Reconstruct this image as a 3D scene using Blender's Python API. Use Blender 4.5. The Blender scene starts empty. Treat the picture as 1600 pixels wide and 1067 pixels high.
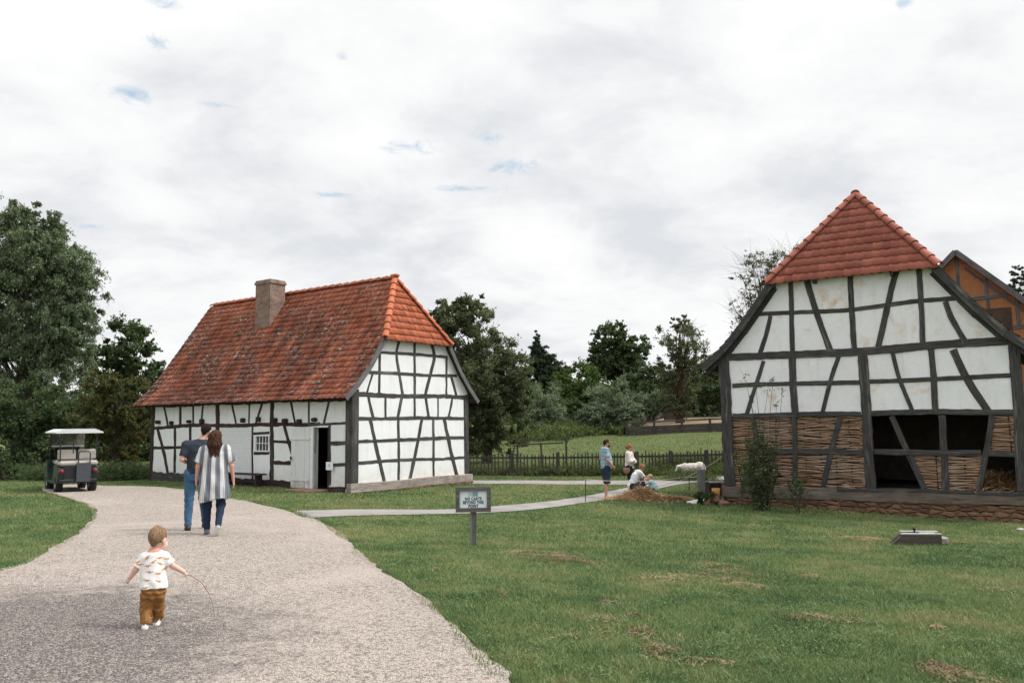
import bpy, bmesh, math, random
import numpy as np
from mathutils import Matrix, Vector
from mathutils.geometry import delaunay_2d_cdt
random.seed(7); RN=np.random.default_rng(7)
D=bpy.data; S=bpy.context.scene; C=S.collection; PI=math.pi; R=math.radians

# ------------------------------------------------------------ camera, sky, sun
CF,CP,CRL,CZ=1243.,0.10247,0.0109,1.7          # focal length in 1600-px units, pitch, roll, eye height
_R=np.array([1.,0,0]); _F=np.array([0,math.cos(CP),math.sin(CP)]); _U=np.array([0,-math.sin(CP),math.cos(CP)])
_R,_U=math.cos(CRL)*_R-math.sin(CRL)*_U, math.cos(CRL)*_U+math.sin(CRL)*_R
cam=D.objects.new('camera',D.cameras.new('camera')); C.objects.link(cam)
cam.data.sensor_width=36; cam.data.lens=CF/1600*36; cam.data.clip_end=3000; cam.data.clip_start=.05
m=Matrix.Identity(4)
for i in range(3): m[i][0]=_R[i]; m[i][1]=_U[i]; m[i][2]=-_F[i]
m[0][3]=0; m[1][3]=0; m[2][3]=CZ
cam.matrix_world=m; S.camera=cam

SUN_AZ,SUN_EL=R(88),R(52)                        # azimuth clockwise from +Y (the way the camera looks)
sd=Vector((math.sin(SUN_AZ)*math.cos(SUN_EL),math.cos(SUN_AZ)*math.cos(SUN_EL),math.sin(SUN_EL)))
sun=D.objects.new('sun',D.lights.new('sun','SUN')); C.objects.link(sun)
sun.data.energy=1.9; sun.data.angle=R(10); sun.data.color=(1,.965,.92)
sun.rotation_euler=sd.to_track_quat('Z','Y').to_euler()
S.view_settings.view_transform='Standard'; S.view_settings.look='None'; S.view_settings.gamma=1
S.view_settings.exposure=0.45
S.cycles.use_denoising=True
S.cycles.max_bounces=6; S.cycles.diffuse_bounces=3; S.cycles.transparent_max_bounces=8

class NT:
    """small node helper"""
    def __init__(s,t): s.t=t; t.nodes.clear()
    def n(s,typ,inp={},**kw):
        nd=s.t.nodes.new(typ)
        for k,v in kw.items(): setattr(nd,k,v)
        for k,v in inp.items():
            if isinstance(v,bpy.types.NodeSocket): s.t.links.new(v,nd.inputs[k])
            else: nd.inputs[k].default_value=v
        return nd
    def math(s,op,a,b=0.,c=0.,clamp=False):
        return s.n('ShaderNodeMath',{0:a,1:b,2:c},operation=op,use_clamp=clamp).outputs[0]
    def vm(s,op,a,b=(0,0,0)):
        nd=s.n('ShaderNodeVectorMath',{0:a,1:b},operation=op); return nd.outputs['Value' if op in('LENGTH','DOT_PRODUCT','DISTANCE') else 0]
    def noise(s,vec,scale,detail=3,rough=.5,dist=0.,d='3D'):
        return s.n('ShaderNodeTexNoise',{'Vector':vec,'Scale':scale,'Detail':detail,'Roughness':rough,'Distortion':dist},noise_dimensions=d).outputs[0]
    def map(s,v,a,b,c=0.,d=1.,smooth=False):
        return s.n('ShaderNodeMapRange',{0:v,1:a,2:b,3:c,4:d},interpolation_type='SMOOTHSTEP' if smooth else 'LINEAR').outputs[0]
    def mix(s,f,a,b,mode='MIX'):
        nd=s.n('ShaderNodeMix',data_type='RGBA',blend_type=mode)
        for i,v in ((0,f),(6,a),(7,b)):
            if isinstance(v,bpy.types.NodeSocket): s.t.links.new(v,nd.inputs[i])
            else: nd.inputs[i].default_value=v if i==0 else (*v,1)[:4]
        return nd.outputs[2]
    def scale(s,v,sc): return s.n('ShaderNodeMapping',{'Vector':v,'Scale':sc}).outputs[0]

W=D.worlds.new('World'); S.world=W; W.use_nodes=True
w=NT(W.node_tree)
tc=w.n('ShaderNodeTexCoord').outputs['Generated']
sky=w.n('ShaderNodeTexSky',sky_type='NISHITA'); sky.sun_disc=False; sky.sun_elevation=SUN_EL; sky.sun_rotation=SUN_AZ
blue=w.mix(.6,w.mix(1.,sky.outputs[0],(.13,.13,.13),'MULTIPLY'),(.36,.49,.56))
sep=w.n('ShaderNodeSeparateXYZ',{0:tc})
zz=w.math('ADD',w.math('MAXIMUM',sep.outputs[2],0.),.30)
pl=w.n('ShaderNodeCombineXYZ',{0:w.math('DIVIDE',sep.outputs[0],zz),1:w.math('DIVIDE',sep.outputs[1],zz),2:3.3}).outputs[0]
n1=w.noise(pl,1.5,6,.52,.3); n2=w.noise(pl,3.6,7,.58,.4); n3=w.noise(w.scale(pl,(.8,1.1,1)),4.5,5,.6,.3)
cv=w.math('ADD',w.math('MULTIPLY',n1,.44),w.math('ADD',w.math('MULTIPLY',n2,.36),w.math('MULTIPLY',n3,.22)))
cl=w.n('ShaderNodeValToRGB',{0:cv})
e=cl.color_ramp.elements; e[0].position=.40; e[0].color=(.545,.56,.585,1); e[1].position=.60; e[1].color=(.74,.74,.74,1)
k=cl.color_ramp.elements.new(.475); k.color=(.63,.64,.655,1); k=cl.color_ramp.elements.new(.52); k.color=(.69,.695,.70,1)
# clouds brightened overhead and round the hidden sun, out of frame, for extra light
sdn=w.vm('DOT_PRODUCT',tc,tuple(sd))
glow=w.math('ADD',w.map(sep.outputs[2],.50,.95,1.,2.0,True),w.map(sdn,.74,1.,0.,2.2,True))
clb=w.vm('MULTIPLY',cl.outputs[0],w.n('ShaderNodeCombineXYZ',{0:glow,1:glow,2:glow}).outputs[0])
# small openings of blue
hole=None
for (hx,hy,rx,ry) in HOLES if 'HOLES' in globals() else [(632,228,42,11),(798,262,30,10),(762,218,18,9),(207,148,26,9),(245,64,12,9),(255,5,20,7),(345,165,30,5),(735,295,40,4),(290,356,0,0),(145,355,20,4),(535,90,9,4),(520,305,22,4),(1415,4,12,5)]:
    if not rx: continue
    d=_F*CF+_R*(hx-800)-_U*(hy-533.5); d/=np.linalg.norm(d)
    az=np.cross(d,[0,0,1]); az/=np.linalg.norm(az); el=np.cross(az,d)
    a=w.math('MULTIPLY',w.vm('DOT_PRODUCT',tc,tuple(az)),CF/rx); b=w.math('MULTIPLY',w.vm('DOT_PRODUCT',tc,tuple(el)),CF/ry)
    front=w.math('GREATER_THAN',w.vm('DOT_PRODUCT',tc,tuple(d)),0.)
    q=w.math('MULTIPLY',w.math('SUBTRACT',1.25,w.math('SQRT',w.math('ADD',w.math('MULTIPLY',a,a),w.math('MULTIPLY',b,b)))),front)
    hole=q if hole is None else w.math('MAXIMUM',hole,q)
hn=w.noise(pl,19.,6,.68,.9)
hm=w.map(w.math('ADD',hole,w.math('MULTIPLY',w.math('SUBTRACT',hn,.5),6.5)),-.3,2.3,0.,.85,True)
hm=w.math('MULTIPLY',hm,w.map(hole,-1.3,.2,0.,1.))
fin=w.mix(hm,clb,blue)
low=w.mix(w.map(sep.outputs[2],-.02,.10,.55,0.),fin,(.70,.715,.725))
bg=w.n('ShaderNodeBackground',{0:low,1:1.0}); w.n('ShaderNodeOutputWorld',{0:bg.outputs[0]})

def ray(px,py): return _F*CF+_R*(px-800)-_U*(py-533.5)
def at(px,py,Y): d=ray(px,py); return np.array([0,0,CZ])+d*Y/d[1]
def rotZ(a): return np.array([[math.cos(a),-math.sin(a),0],[math.sin(a),math.cos(a),0],[0,0,1]])
HA,BA=R(55.05),R(57.2)
HC=np.array([-4.828,24.,0]); BC=np.array([6.247,24.,0])

# ------------------------------------------------------------ object helpers
def tag(o,label=None,cat=None,group=None,kind=None):
    if label: o['label']=label
    if cat: o['category']=cat
    if group: o['group']=group
    if kind: o['kind']=kind
    return o
def thing(name,label,cat,loc=(0,0,0),rz=0,group=None):
    o=D.objects.new(name,None); C.objects.link(o); o.location=loc; o.rotation_euler=(0,0,rz); o.empty_display_size=.2
    return tag(o,label,cat,group)
def link(name,me,parent=None,mat=None):
    o=D.objects.new(name,me); C.objects.link(o)
    if parent: o.parent=parent
    if mat: me.materials.append(mat)
    return o
def npmesh(name,v,f,mat=None,parent=None,smooth=False,uv=None):
    """v (n,3), f (m,k) arrays -> object"""
    me=D.meshes.new(name); v=np.asarray(v,np.float32); f=np.asarray(f,np.int32); k=f.shape[1]
    me.vertices.add(len(v)); me.vertices.foreach_set('co',v.ravel())
    me.loops.add(f.size); me.loops.foreach_set('vertex_index',f.ravel())
    me.polygons.add(len(f)); me.polygons.foreach_set('loop_start',np.arange(0,f.size,k,dtype=np.int32))
    try: me.polygons.foreach_set('loop_total',np.full(len(f),k,np.int32))
    except Exception: pass
    if smooth: me.polygons.foreach_set('use_smooth',np.ones(len(f),bool))
    if uv is not None:
        l=me.uv_layers.new(name='UVMap'); l.data.foreach_set('uv',np.asarray(uv,np.float32).ravel())
    me.update(calc_edges=True); me.validate()
    return link(name,me,parent,mat)
class MB:
    """collects faces with uv; build() makes ONE mesh object"""
    def __init__(s): s.v=[]; s.f=[]; s.uv=[]; s.sm=[]
    def add(s,vs,fs,uvs=None,smooth=False):
        b=len(s.v); s.v+= [tuple(map(float,p)) for p in vs]
        for i,f in enumerate(fs):
            s.f.append([b+j for j in f]); s.sm.append(smooth)
            s.uv.append(uvs[i] if uvs else [(vs[j][0]+vs[j][1],vs[j][2]) for j in f])
    def box(s,c,sz,rz=0,M=None,bev=0.,wall=False):
        x,y,z=[a/2 for a in sz]
        if bev>0:
            b=min(bev,x*.9,y*.9,z*.9); bm=bmesh.new(); bmesh.ops.create_cube(bm,size=1,matrix=Matrix.Diagonal((2*x,2*y,2*z,1)))
            bmesh.ops.bevel(bm,geom=bm.edges[:],offset=b,segments=1,affect='EDGES')
            vs=[np.array(q.co) for q in bm.verts]; fs=[[q.index for q in f.verts] for f in bm.faces]; bm.free()
        else:
            vs=[np.array((sx*x,sy*y,sz_*z)) for sx in(-1,1) for sy in(-1,1) for sz_ in(-1,1)]
            fs=[(0,1,3,2),(4,6,7,5),(0,4,5,1),(2,3,7,6),(0,2,6,4),(1,5,7,3)]
        q=rotZ(rz) if M is None else np.array(M)
        # uv: u along the longest axis
        ax=int(np.argmax(sz)); uvs=[]
        for f in fs:
            uvs.append([(vs[j][0]+vs[j][1]+c[0]+c[1],vs[j][2]+c[2]) if wall else (vs[j][ax],vs[j][(ax+1)%3]+vs[j][(ax+2)%3]) for j in f])
        s.add([q@p+np.array(c) for p in vs],fs,uvs); return s
    def beam(s,a,b,w,h,bev=0.):
        """box from a to b, width w (horizontal), height h"""
        a=np.array(a,float); b=np.array(b,float); d=b-a; L=np.linalg.norm(d); d/=L
        up=np.array([0,0,1.]) if abs(d[2])<.95 else np.array([0,1.,0])
        sx=np.cross(up,d); sx/=np.linalg.norm(sx); sz=np.cross(d,sx)
        return s.box((a+b)/2,(L,w,h),M=np.stack([d,sx,sz],1),bev=bev)
    def tube(s,pts,rad,n=8,cap=True,smooth=True):
        pts=[np.array(p,float) for p in pts]; rad=[rad]*len(pts) if np.isscalar(rad) else rad
        vs=[];u=None;acc=0;us=[]
        for i,p in enumerate(pts):
            t=pts[min(i+1,len(pts)-1)]-pts[max(i-1,0)]; t/=np.linalg.norm(t)+1e-9
            if u is None: u=np.cross(t,[0,0,1.] if abs(t[2])<.9 else [1.,0,0])
            u=u-t*(u@t); u/=np.linalg.norm(u)+1e-9; w_=np.cross(t,u)
            if i: acc+=np.linalg.norm(p-pts[i-1])
            us.append(acc)
            for k in range(n):
                a=2*PI*k/n; vs.append(p+rad[i]*(u*math.cos(a)+w_*math.sin(a)))
        fs=[];uvs=[]
        for i in range(len(pts)-1):
            for k in range(n):
                k2=(k+1)%n; fs.append((i*n+k,i*n+k2,(i+1)*n+k2,(i+1)*n+k))
                c0=2*PI*rad[i]*k/n;c1=2*PI*rad[i]*(k+1)/n; uvs.append([(us[i],c0),(us[i],c1),(us[i+1],c1),(us[i+1],c0)])
        s.add(vs,fs,uvs,smooth)
        if cap:
            L=len(pts)-1
            s.add([vs[k] for k in range(n)][::-1],[tuple(range(n))]); s.add([vs[L*n+k] for k in range(n)],[tuple(range(n))])
        return s
    def lathe(s,prof,c=(0,0,0),n=20,M=None):
        """prof [(r,z)] round z"""
        q=np.eye(3) if M is None else np.array(M); vs=[]
        for r,z in prof:
            for k in range(n): vs.append(q@np.array([r*math.cos(2*PI*k/n),r*math.sin(2*PI*k/n),z])+np.array(c))
        fs=[(i*n+k,i*n+(k+1)%n,(i+1)*n+(k+1)%n,(i+1)*n+k) for i in range(len(prof)-1) for k in range(n)]
        s.add(vs,fs,None,True); return s
    def prism(s,poly,ext,f):
        """poly: 2-D outline, extruded between ext=(a,b); f(u,v,o)->xyz"""
        n=len(poly); vs=[f(u,v,ext[0]) for u,v in poly]+[f(u,v,ext[1]) for u,v in poly]
        fs=[tuple(range(n))[::-1],tuple(range(n,2*n))]+[(i,(i+1)%n,n+(i+1)%n,n+i) for i in range(n)]
        uvs=[[poly[j%n] for j in fc] for fc in fs]
        s.add(vs,fs,uvs); return s
    def build(s,name,mat,parent=None,fix=True):
        me=D.meshes.new(name); me.from_pydata(s.v,[],s.f)
        l=me.uv_layers.new(name='UVMap'); l.data.foreach_set('uv',np.array([c for u in s.uv for c in u],np.float32).ravel())
        me.polygons.foreach_set('use_smooth',s.sm)
        if fix:
            bm=bmesh.new(); bm.from_mesh(me); bmesh.ops.recalc_face_normals(bm,faces=bm.faces); bm.to_mesh(me); bm.free()
        me.update(); return link(name,me,parent,mat)

# ------------------------------------------------------------ materials
def pmat(name,rough=.7,spec=.3,metal=0.):
    mt=D.materials.new(name); mt.use_nodes=True; t=NT(mt.node_tree)
    b=t.n('ShaderNodeBsdfPrincipled',{'Roughness':rough,'Metallic':metal,'Specular IOR Level':spec}); t.n('ShaderNodeOutputMaterial',{0:b.outputs[0]})
    t.tc=t.n('ShaderNodeTexCoord'); t.b=b; t.mt=mt; return t
def col(t,c): t.t.links.new(c,t.b.inputs['Base Color']) if isinstance(c,bpy.types.NodeSocket) else setattr(t.b.inputs['Base Color'],'default_value',(*c,1))
def bump(t,h,st=.3,dist=.01): t.t.links.new(t.n('ShaderNodeBump',{'Strength':st,'Distance':dist,'Height':h}).outputs[0],t.b.inputs['Normal'])
def plain(name,c,rough=.6,var=.15,sc=6.,bs=.15,metal=0.,spec=.3,bd=.005):
    t=pmat(name,rough,spec,metal); o=t.tc.outputs['Object']; n=t.noise(o,sc,5,.6)
    col(t,t.mix(t.map(n,.3,.7),tuple(x*(1-var) for x in c),tuple(min(1,x*(1+var)) for x in c)))
    if bs: bump(t,t.noise(o,sc*8,3),bs,bd)
    return t.mt
def timber_mat(name,c0,c1,c2,bs=.6):
    t=pmat(name,.85,.15); uv=t.tc.outputs['UV']; ob=t.tc.outputs['Object']
    rnd=t.n('ShaderNodeObjectInfo').outputs['Random']
    uvo=t.vm('ADD',uv,t.n('ShaderNodeCombineXYZ',{0:t.math('MULTIPLY',rnd,37.),1:t.math('MULTIPLY',rnd,11.)}).outputs[0])
    g=t.noise(t.scale(uvo,(2.2,38,1)),1.,5,.65,.6); g2=t.noise(t.scale(uvo,(.8,9,1)),1.,4,.6,.4); p=t.noise(ob,2.3,4,.6)
    c=t.mix(t.map(g,.35,.68),c0,c1); c=t.mix(t.map(g2,.55,.72,0,.8),c,c2); c=t.mix(t.map(p,.5,.75,0,.5),c,tuple(x*.55 for x in c0))
    crack=t.map(g,.30,.40,0.,1.)
    c=t.mix(t.math('SUBTRACT',1.,crack),c,tuple(x*.3 for x in c0)); col(t,c)
    bump(t,t.math('ADD',g,t.math('MULTIPLY',g2,.6)),bs,.012); return t.mt
M={}
M['timber']=timber_mat('weathered_timber',(.036,.034,.034),(.092,.088,.087),(.20,.19,.183))
M['timber_brown']=timber_mat('brown_timber',(.030,.021,.020),(.060,.043,.040),(.10,.078,.070))
M['sill']=timber_mat('pale_sill',(.20,.17,.145),(.40,.35,.31),(.52,.47,.42),.4)
M['sill_barn']=timber_mat('barn_sill',(.10,.080,.068),(.20,.165,.14),(.28,.24,.21),.6)
M['greywood']=timber_mat('grey_boards',(.085,.085,.088),(.17,.17,.175),(.26,.26,.265),.4)
M['fencewood']=timber_mat('fence_wood',(.040,.037,.034),(.085,.08,.074),(.14,.13,.12),.4)
M['signwood']=timber_mat('sign_wood',(.085,.078,.075),(.17,.16,.158),(.26,.25,.25),.4)
M['palewood']=timber_mat('bleached_wood',(.30,.29,.27),(.50,.49,.46),(.62,.60,.57),.4)
def plaster(name,c,stain,stain_amt=.0,courses=False):
    t=pmat(name,.92,.1); o=t.tc.outputs['Object']
    n=t.noise(o,1.4,5,.6); n2=t.noise(o,9.,5,.65); n3=t.noise(o,.8,6,.7,.5); n4=t.noise(o,4.,6,.7,.4)
    cc=t.mix(t.map(n,.3,.75,0,.55),c,tuple(x*.86 for x in c)); cc=t.mix(t.map(n2,.50,.70,0,.30),cc,tuple(x*.8 for x in c))
    if stain_amt: cc=t.mix(t.math('MULTIPLY',t.map(n3,.56,.70,0,stain_amt),t.map(n4,.36,.56,0,1.)),cc,stain)
    z=t.n('ShaderNodeSeparateXYZ',{0:o}).outputs[2]
    cc=t.mix(t.math('MULTIPLY',t.map(z,-.2,.42,.6,0.),t.map(n4,.35,.7,0.,1.)),cc,(.50,.38,.25))     # splash-back dirt near the ground
    vs_=t.noise(t.scale(o,(3.2,3.2,.35)),1.6,5,.65,.3); cc=t.mix(t.map(vs_,.52,.70,0,.30),cc,(.56,.54,.50)); cc=t.mix(t.map(t.noise(o,.55,4,.6),.5,.7,0,.22),cc,(.60,.57,.51))
    spots=t.map(t.noise(o,5.5,7,.75),.70,.76,0.,1. if stain_amt else .0)
    cc=t.mix(spots,cc,(.33,.19,.10)); col(t,cc)
    h=t.math('ADD',n2,t.math('MULTIPLY',t.noise(o,2.5,3),1.5))
    if courses:
        w_=t.n('ShaderNodeTexWave',{'Vector':o,'Scale':2.1,'Distortion':1.2,'Detail':2.,'Detail Scale':1.5},wave_type='BANDS',bands_direction='Z').outputs['Fac']
        h=t.math('ADD',h,t.math('MULTIPLY',w_,2.))
    bump(t,h,.35,.02); return t.mt
M['plaster']=plaster('lime_plaster',(.80,.815,.82),(.62,.5,.38),.18)
M['plaster_barn']=plaster('barn_plaster',(.83,.83,.86),(.62,.40,.25),.85)
def tile_mat(name,top,mid,dark,lichen,age,nx=1.):
    """uv: x along the eaves, y metres down the slope"""
    t=pmat(name,.75,.2); uv=t.tc.outputs['UV']; rpi=t.n('ShaderNodeNewGeometry').outputs['Random Per Island']
    sy=t.n('ShaderNodeSeparateXYZ',{0:uv}).outputs[1]
    c=t.mix(rpi,tuple(x*.80 for x in mid),tuple(x*1.12 for x in top)); 
    st=t.noise(t.scale(uv,(1.5,.34,1)),1.,5,.62,.9); st2=t.noise(t.scale(uv,(.55,.30,1)),1.3,3,.5)
    dk=t.math('MULTIPLY',t.map(t.math('ADD',st,t.math('MULTIPLY',st2,.5)),.62,.84,0.,1.,True),t.map(sy,.3,1.8,.12,1.))
    fine=t.map(t.noise(t.scale(uv,(9,5,1)),1.,5,.7),.38,.62,.35,1.)
    c=t.mix(t.math('MULTIPLY',t.math('MULTIPLY',dk,fine),age),c,dark)
    red=t.map(rpi,.86,.9,0.,.45); c=t.mix(red,c,tuple(x*.62 for x in mid))
    li=t.math('MULTIPLY',t.map(t.noise(t.scale(uv,(7,9,1)),1.,6,.8,1.),.535,.60),t.map(t.noise(uv,.8,3),.36,.6,0.,1.))
    c=t.mix(t.math('MULTIPLY',li,lichen),c,(.48,.45,.40)); col(t,c)
    bump(t,t.noise(t.scale(uv,(14,14,1)),1.,4,.7),.3,.008); return t.mt
M['tile_old']=tile_mat('mossy_roof_tile',(.42,.125,.062),(.34,.092,.050),(.052,.028,.024),1.,1.)
M['tile_new']=tile_mat('orange_roof_tile',(.50,.145,.070),(.44,.125,.062),(.2,.06,.04),.06,.25)
M['tile_barn']=tile_mat('red_roof_tile',(.345,.112,.076),(.300,.092,.064),(.16,.045,.035),.12,.5)
def brick(name,c1,c2,mortar,scale=1.,flaky=.5,bw=.22,bh=.075):
    t=pmat(name,.9,.1); uv=t.tc.outputs['UV']
    uvn=t.vm('ADD',uv,t.vm('SCALE',t.n('ShaderNodeTexNoise',{'Vector':uv,'Scale':6.}).outputs[1])) if 0 else uv
    b=t.n('ShaderNodeTexBrick',{'Vector':uvn,'Color1':(*c1,1),'Color2':(*c2,1),'Mortar':(*mortar,1),'Scale':1.,'Mortar Size':.009,'Mortar Smooth':.2,'Brick Width':bw,'Row Height':bh})
    n=t.noise(uv,3.,6,.7,.3); c=t.mix(t.map(n,.45,.7,0.,flaky),b.outputs[0],tuple(x*.35 for x in c1)); n2=t.noise(uv,25,4)
    c=t.mix(t.map(n2,.55,.7,0,.25),c,mortar); col(t,c)
    bump(t,t.math('ADD',t.math('MULTIPLY',b.outputs[1],-1.),t.math('MULTIPLY',n2,.6)),.6,.012); return t.mt
M['chimney']=brick('chimney_brick',(.30,.19,.145),(.19,.13,.105),(.33,.28,.24),flaky=.85)
M['orange_brick']=brick('orange_brick',(.44,.17,.07),(.37,.14,.06),(.40,.24,.14),flaky=.2)
def rubble():
    t=pmat('rubble_stone',.9,.1); uv=t.tc.outputs['UV']; q=t.vm('ADD',t.scale(uv,(3.2,8.5,1)),t.vm('MULTIPLY',t.n('ShaderNodeTexNoise',{'Vector':uv,'Scale':3.}).outputs[1],(.9,.9,0)))
    v=t.n('ShaderNodeTexVoronoi',{'Vector':q,'Scale':1.,'Randomness':.8},voronoi_dimensions='2D'); ed=t.n('ShaderNodeTexVoronoi',{'Vector':q,'Scale':1.,'Randomness':.8},voronoi_dimensions='2D',feature='DISTANCE_TO_EDGE').outputs['Distance']
    cr=t.n('ShaderNodeSeparateColor',{0:v.outputs['Color']}).outputs[0]; c=t.mix(cr,(.125,.070,.044),(.26,.150,.092)); c=t.mix(t.map(t.noise(uv,14,5,.7),.45,.7,0,.5),c,(.10,.075,.06)); c=t.mix(t.map(ed,.0,.09,1.,0.),c,(.10,.075,.05)); col(t,c)
    bump(t,t.math('ADD',t.math('MINIMUM',t.math('MULTIPLY',ed,4.),1.),t.math('MULTIPLY',t.noise(uv,30,4),.4)),1.,.05); return t.mt
M['stone']=rubble()
M['dark']=plain('dark_void',(.012,.011,.010),.9,.2,3,0)
M['interior']=plain('interior_boards',(.06,.045,.035),.9,.3,3,.2)
M['white_paint']=plain('white_paint',(.72,.74,.745),.55,.07,5,.15)
M['iron']=plain('dark_iron',(.03,.03,.032),.5,.2,10,.1,metal=.6)
M['black']=plain('black_plastic',(.018,.018,.020),.45,.2,8,.05)
M['glass_dark']=plain('dark_glass',(.015,.017,.02),.08,.1,3,0,spec=.6)
def leafmat(name,a,b,c=None,tr=.25,rough=.55):
    mt=D.materials.new(name); mt.use_nodes=True; t=NT(mt.node_tree)
    g=t.n('ShaderNodeNewGeometry').outputs['Random Per Island']; o=t.n('ShaderNodeTexCoord').outputs['Object']
    n=t.noise(o,.45,3,.5); f=t.math('ADD',t.math('MULTIPLY',g,.5),t.map(n,.35,.65,.0,.5))
    a=tuple(x*1.16 for x in a); b=tuple(x*1.16 for x in b); cc=t.mix(f,a,b)
    if c: cc=t.mix(t.map(g,.86,.9,0.,.9),cc,c)
    p=t.n('ShaderNodeBsdfPrincipled',{'Base Color':cc,'Roughness':.75,'Specular IOR Level':.14}); l=t.n('ShaderNodeBsdfTranslucent',{'Color':t.mix(.35,cc,(.25,.35,.08))})
    mx=t.n('ShaderNodeMixShader',{0:tr,1:p.outputs[0],2:l.outputs[0]}); t.n('ShaderNodeOutputMaterial',{0:mx.outputs[0]}); return mt

# ------------------------------------------------------------ terrain
def gz(px,py,Y): p=at(px,py,Y); return (p[0],p[1],p[2])
CTL=[(0,0,0),(-8,0,.05),(9,0,-.15),(0,-6,0),(-25,-2,.1),(25,-2,-.4),gz(245,985,6.9),gz(305,830,13.9),(-4.8,23.8,-.32),(-13.6,30.2,-.30),(-.2,28.5,-.42),(-8,34,-.4),
 gz(120,766,25),gz(739,852,13.5),(6.2,23.8,-.72),(9.,22,-.80),(12.6,19.7,-.88),(14,26,-.8),gz(945,778,25.1),gz(983,773,27.2),gz(735,742,36.),gz(1125,737,36.5),gz(980,681,58),gz(1100,676,56),gz(850,688,56),
 gz(0,748,33),gz(190,751,34),gz(1425,850,15.1),(1.5,5.9,-.06),(4.,5.9,-.22),gz(0,895,9.3),(-10,12,-.02),(8,12,-.5),(20,12,-.8),(-25,20,-.1),(-30,35,-.5),(28,30,-.6),(-15,60,-.6),(-40,60,-.3),
 (0,70,.9),(15,75,1.7),(35,60,1.2),(0,110,2.6),(60,110,4),(-60,110,1),(-120,20,0),(120,20,-1),(0,250,5),(-200,200,2),(200,200,6),(-120,-40,0),(120,-40,-1),(0,-120,0)]
_c=np.array(CTL,float); _n=len(_c)
def _phi(r): return np.where(r>0,r*r*np.log(r+1e-9),0.)
_A=np.zeros((_n+3,_n+3)); _r=np.linalg.norm(_c[:,None,:2]-_c[None,:,:2],axis=2)
_A[:_n,:_n]=_phi(_r)+np.eye(_n)*6.; _A[:_n,_n]=1; _A[:_n,_n+1:]=_c[:,:2]; _A[_n,:_n]=1; _A[_n+1:,:_n]=_c[:,:2].T
_w=np.linalg.solve(_A,np.r_[_c[:,2],0,0,0])
def H(x,y):
    x=np.atleast_1d(np.asarray(x,float)); y=np.atleast_1d(np.asarray(y,float)); out=np.empty(x.shape)
    X=x.ravel(); Y=y.ravel(); o=np.empty(len(X))
    for i in range(0,len(X),20000):
        a=X[i:i+20000];b=Y[i:i+20000]
        r=np.sqrt((a[:,None]-_c[None,:,0])**2+(b[:,None]-_c[None,:,1])**2)
        o[i:i+20000]=_phi(r)@_w[:_n]+_w[_n]+_w[_n+1]*a+_w[_n+2]*b
    # small unevenness
    o+=.018*np.sin(X*.9+.6*np.sin(Y*.7))*np.cos(Y*.8+1.3)
    return o.reshape(x.shape)
def h(x,y): return float(H(x,y)[0])
def ground(px,py):
    """where the line of sight through a pixel meets the terrain"""
    d=ray(px,py); d=d/d[1]; Y=np.linspace(2.5,140,5000); x=d[0]*Y; z=CZ+d[2]*Y; k=np.argmax(z<H(x,Y))
    Yk=Y[max(k,1)]; return np.array([d[0]*Yk,Yk])
def at_col(px,Y): p=at(px,700,Y); return np.array([p[0],Y,h(p[0],Y)])   # ground point under an image column at a distance

xs=np.unique(np.round(np.r_[np.linspace(-400,-60,18),np.arange(-60,60,.5),np.linspace(60,400,18)],3))
ys=np.unique(np.round(np.r_[np.linspace(-150,-5,12),np.arange(-5,75,.5),np.arange(75,160,4),np.linspace(160,600,16)],3))
gx,gy=np.meshgrid(xs,ys); gzv=H(gx,gy); nx,ny=len(xs),len(ys)
idx=np.arange(nx*ny).reshape(ny,nx)
gf=np.stack([idx[:-1,:-1],idx[:-1,1:],idx[1:,1:],idx[1:,:-1]],-1).reshape(-1,4)
t=pmat('grass_ground',.95,.1); o=t.tc.outputs['Object']
a=t.noise(o,.35,5,.6,.3); b=t.noise(o,2.2,5,.65); c_=t.noise(o,30.,4,.7); dry=t.noise(o,.9,6,.7,.5)
cc=t.mix(t.map(a,.35,.65),(.080,.108,.036),(.125,.150,.052)); cc=t.mix(t.map(b,.45,.7,0,.6),cc,(.15,.16,.065)); cc=t.mix(t.map(c_,.45,.75,0,.5),cc,(.055,.068,.024))
cc=t.mix(t.map(dry,.64,.74,0,.5),cc,(.22,.18,.10)); col(t,cc); bump(t,c_,.8,.04); M['ground']=t.mt
g=npmesh('lawn',np.stack([gx.ravel(),gy.ravel(),gzv.ravel()],1),gf,M['ground'],None,True); g['kind']='structure'; g['label']='mown green lawn and rising meadow'

def smooth_poly(P,step=.18,jit=.0,seed=1,closed=True):
    P=np.array(P,float); out=[]; r=np.random.default_rng(seed); n=len(P); ph=r.uniform(0,6,6)
    for i in range(n if closed else n-1):
        a,b=P[i],P[(i+1)%n]; L=np.linalg.norm(b-a); k=max(1,int(L/step)); nrm=np.array([-(b-a)[1],(b-a)[0]])/(L+1e-9)
        for j in range(k):
            q=a+(b-a)*j/k; s=q[0]+q[1]*1.7
            off=jit*(math.sin(s*1.7+ph[0])+.7*math.sin(s*4.1+ph[1])+.5*math.sin(s*9.7+ph[2])+r.normal()*.45)
            out.append(q+nrm*off)
    return np.array(out)
def chaikin(P,n=2):
    P=np.array(P,float)
    for _ in range(n):
        Q=np.roll(P,-1,0); P=np.stack([P*.75+Q*.25,P*.25+Q*.75],1).reshape(-1,2)
    return P
def inside(px,py,poly):
    px=np.asarray(px);py=np.asarray(py); c=np.zeros(px.shape,bool); n=len(poly)
    for i in range(n):
        x1,y1=poly[i];x2,y2=poly[(i+1)%n]
        if y1==y2: continue
        cond=((y1>py)!=(y2>py)); c^=cond&(px<(x2-x1)*(py-y1)/(y2-y1)+x1)
    return c
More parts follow.
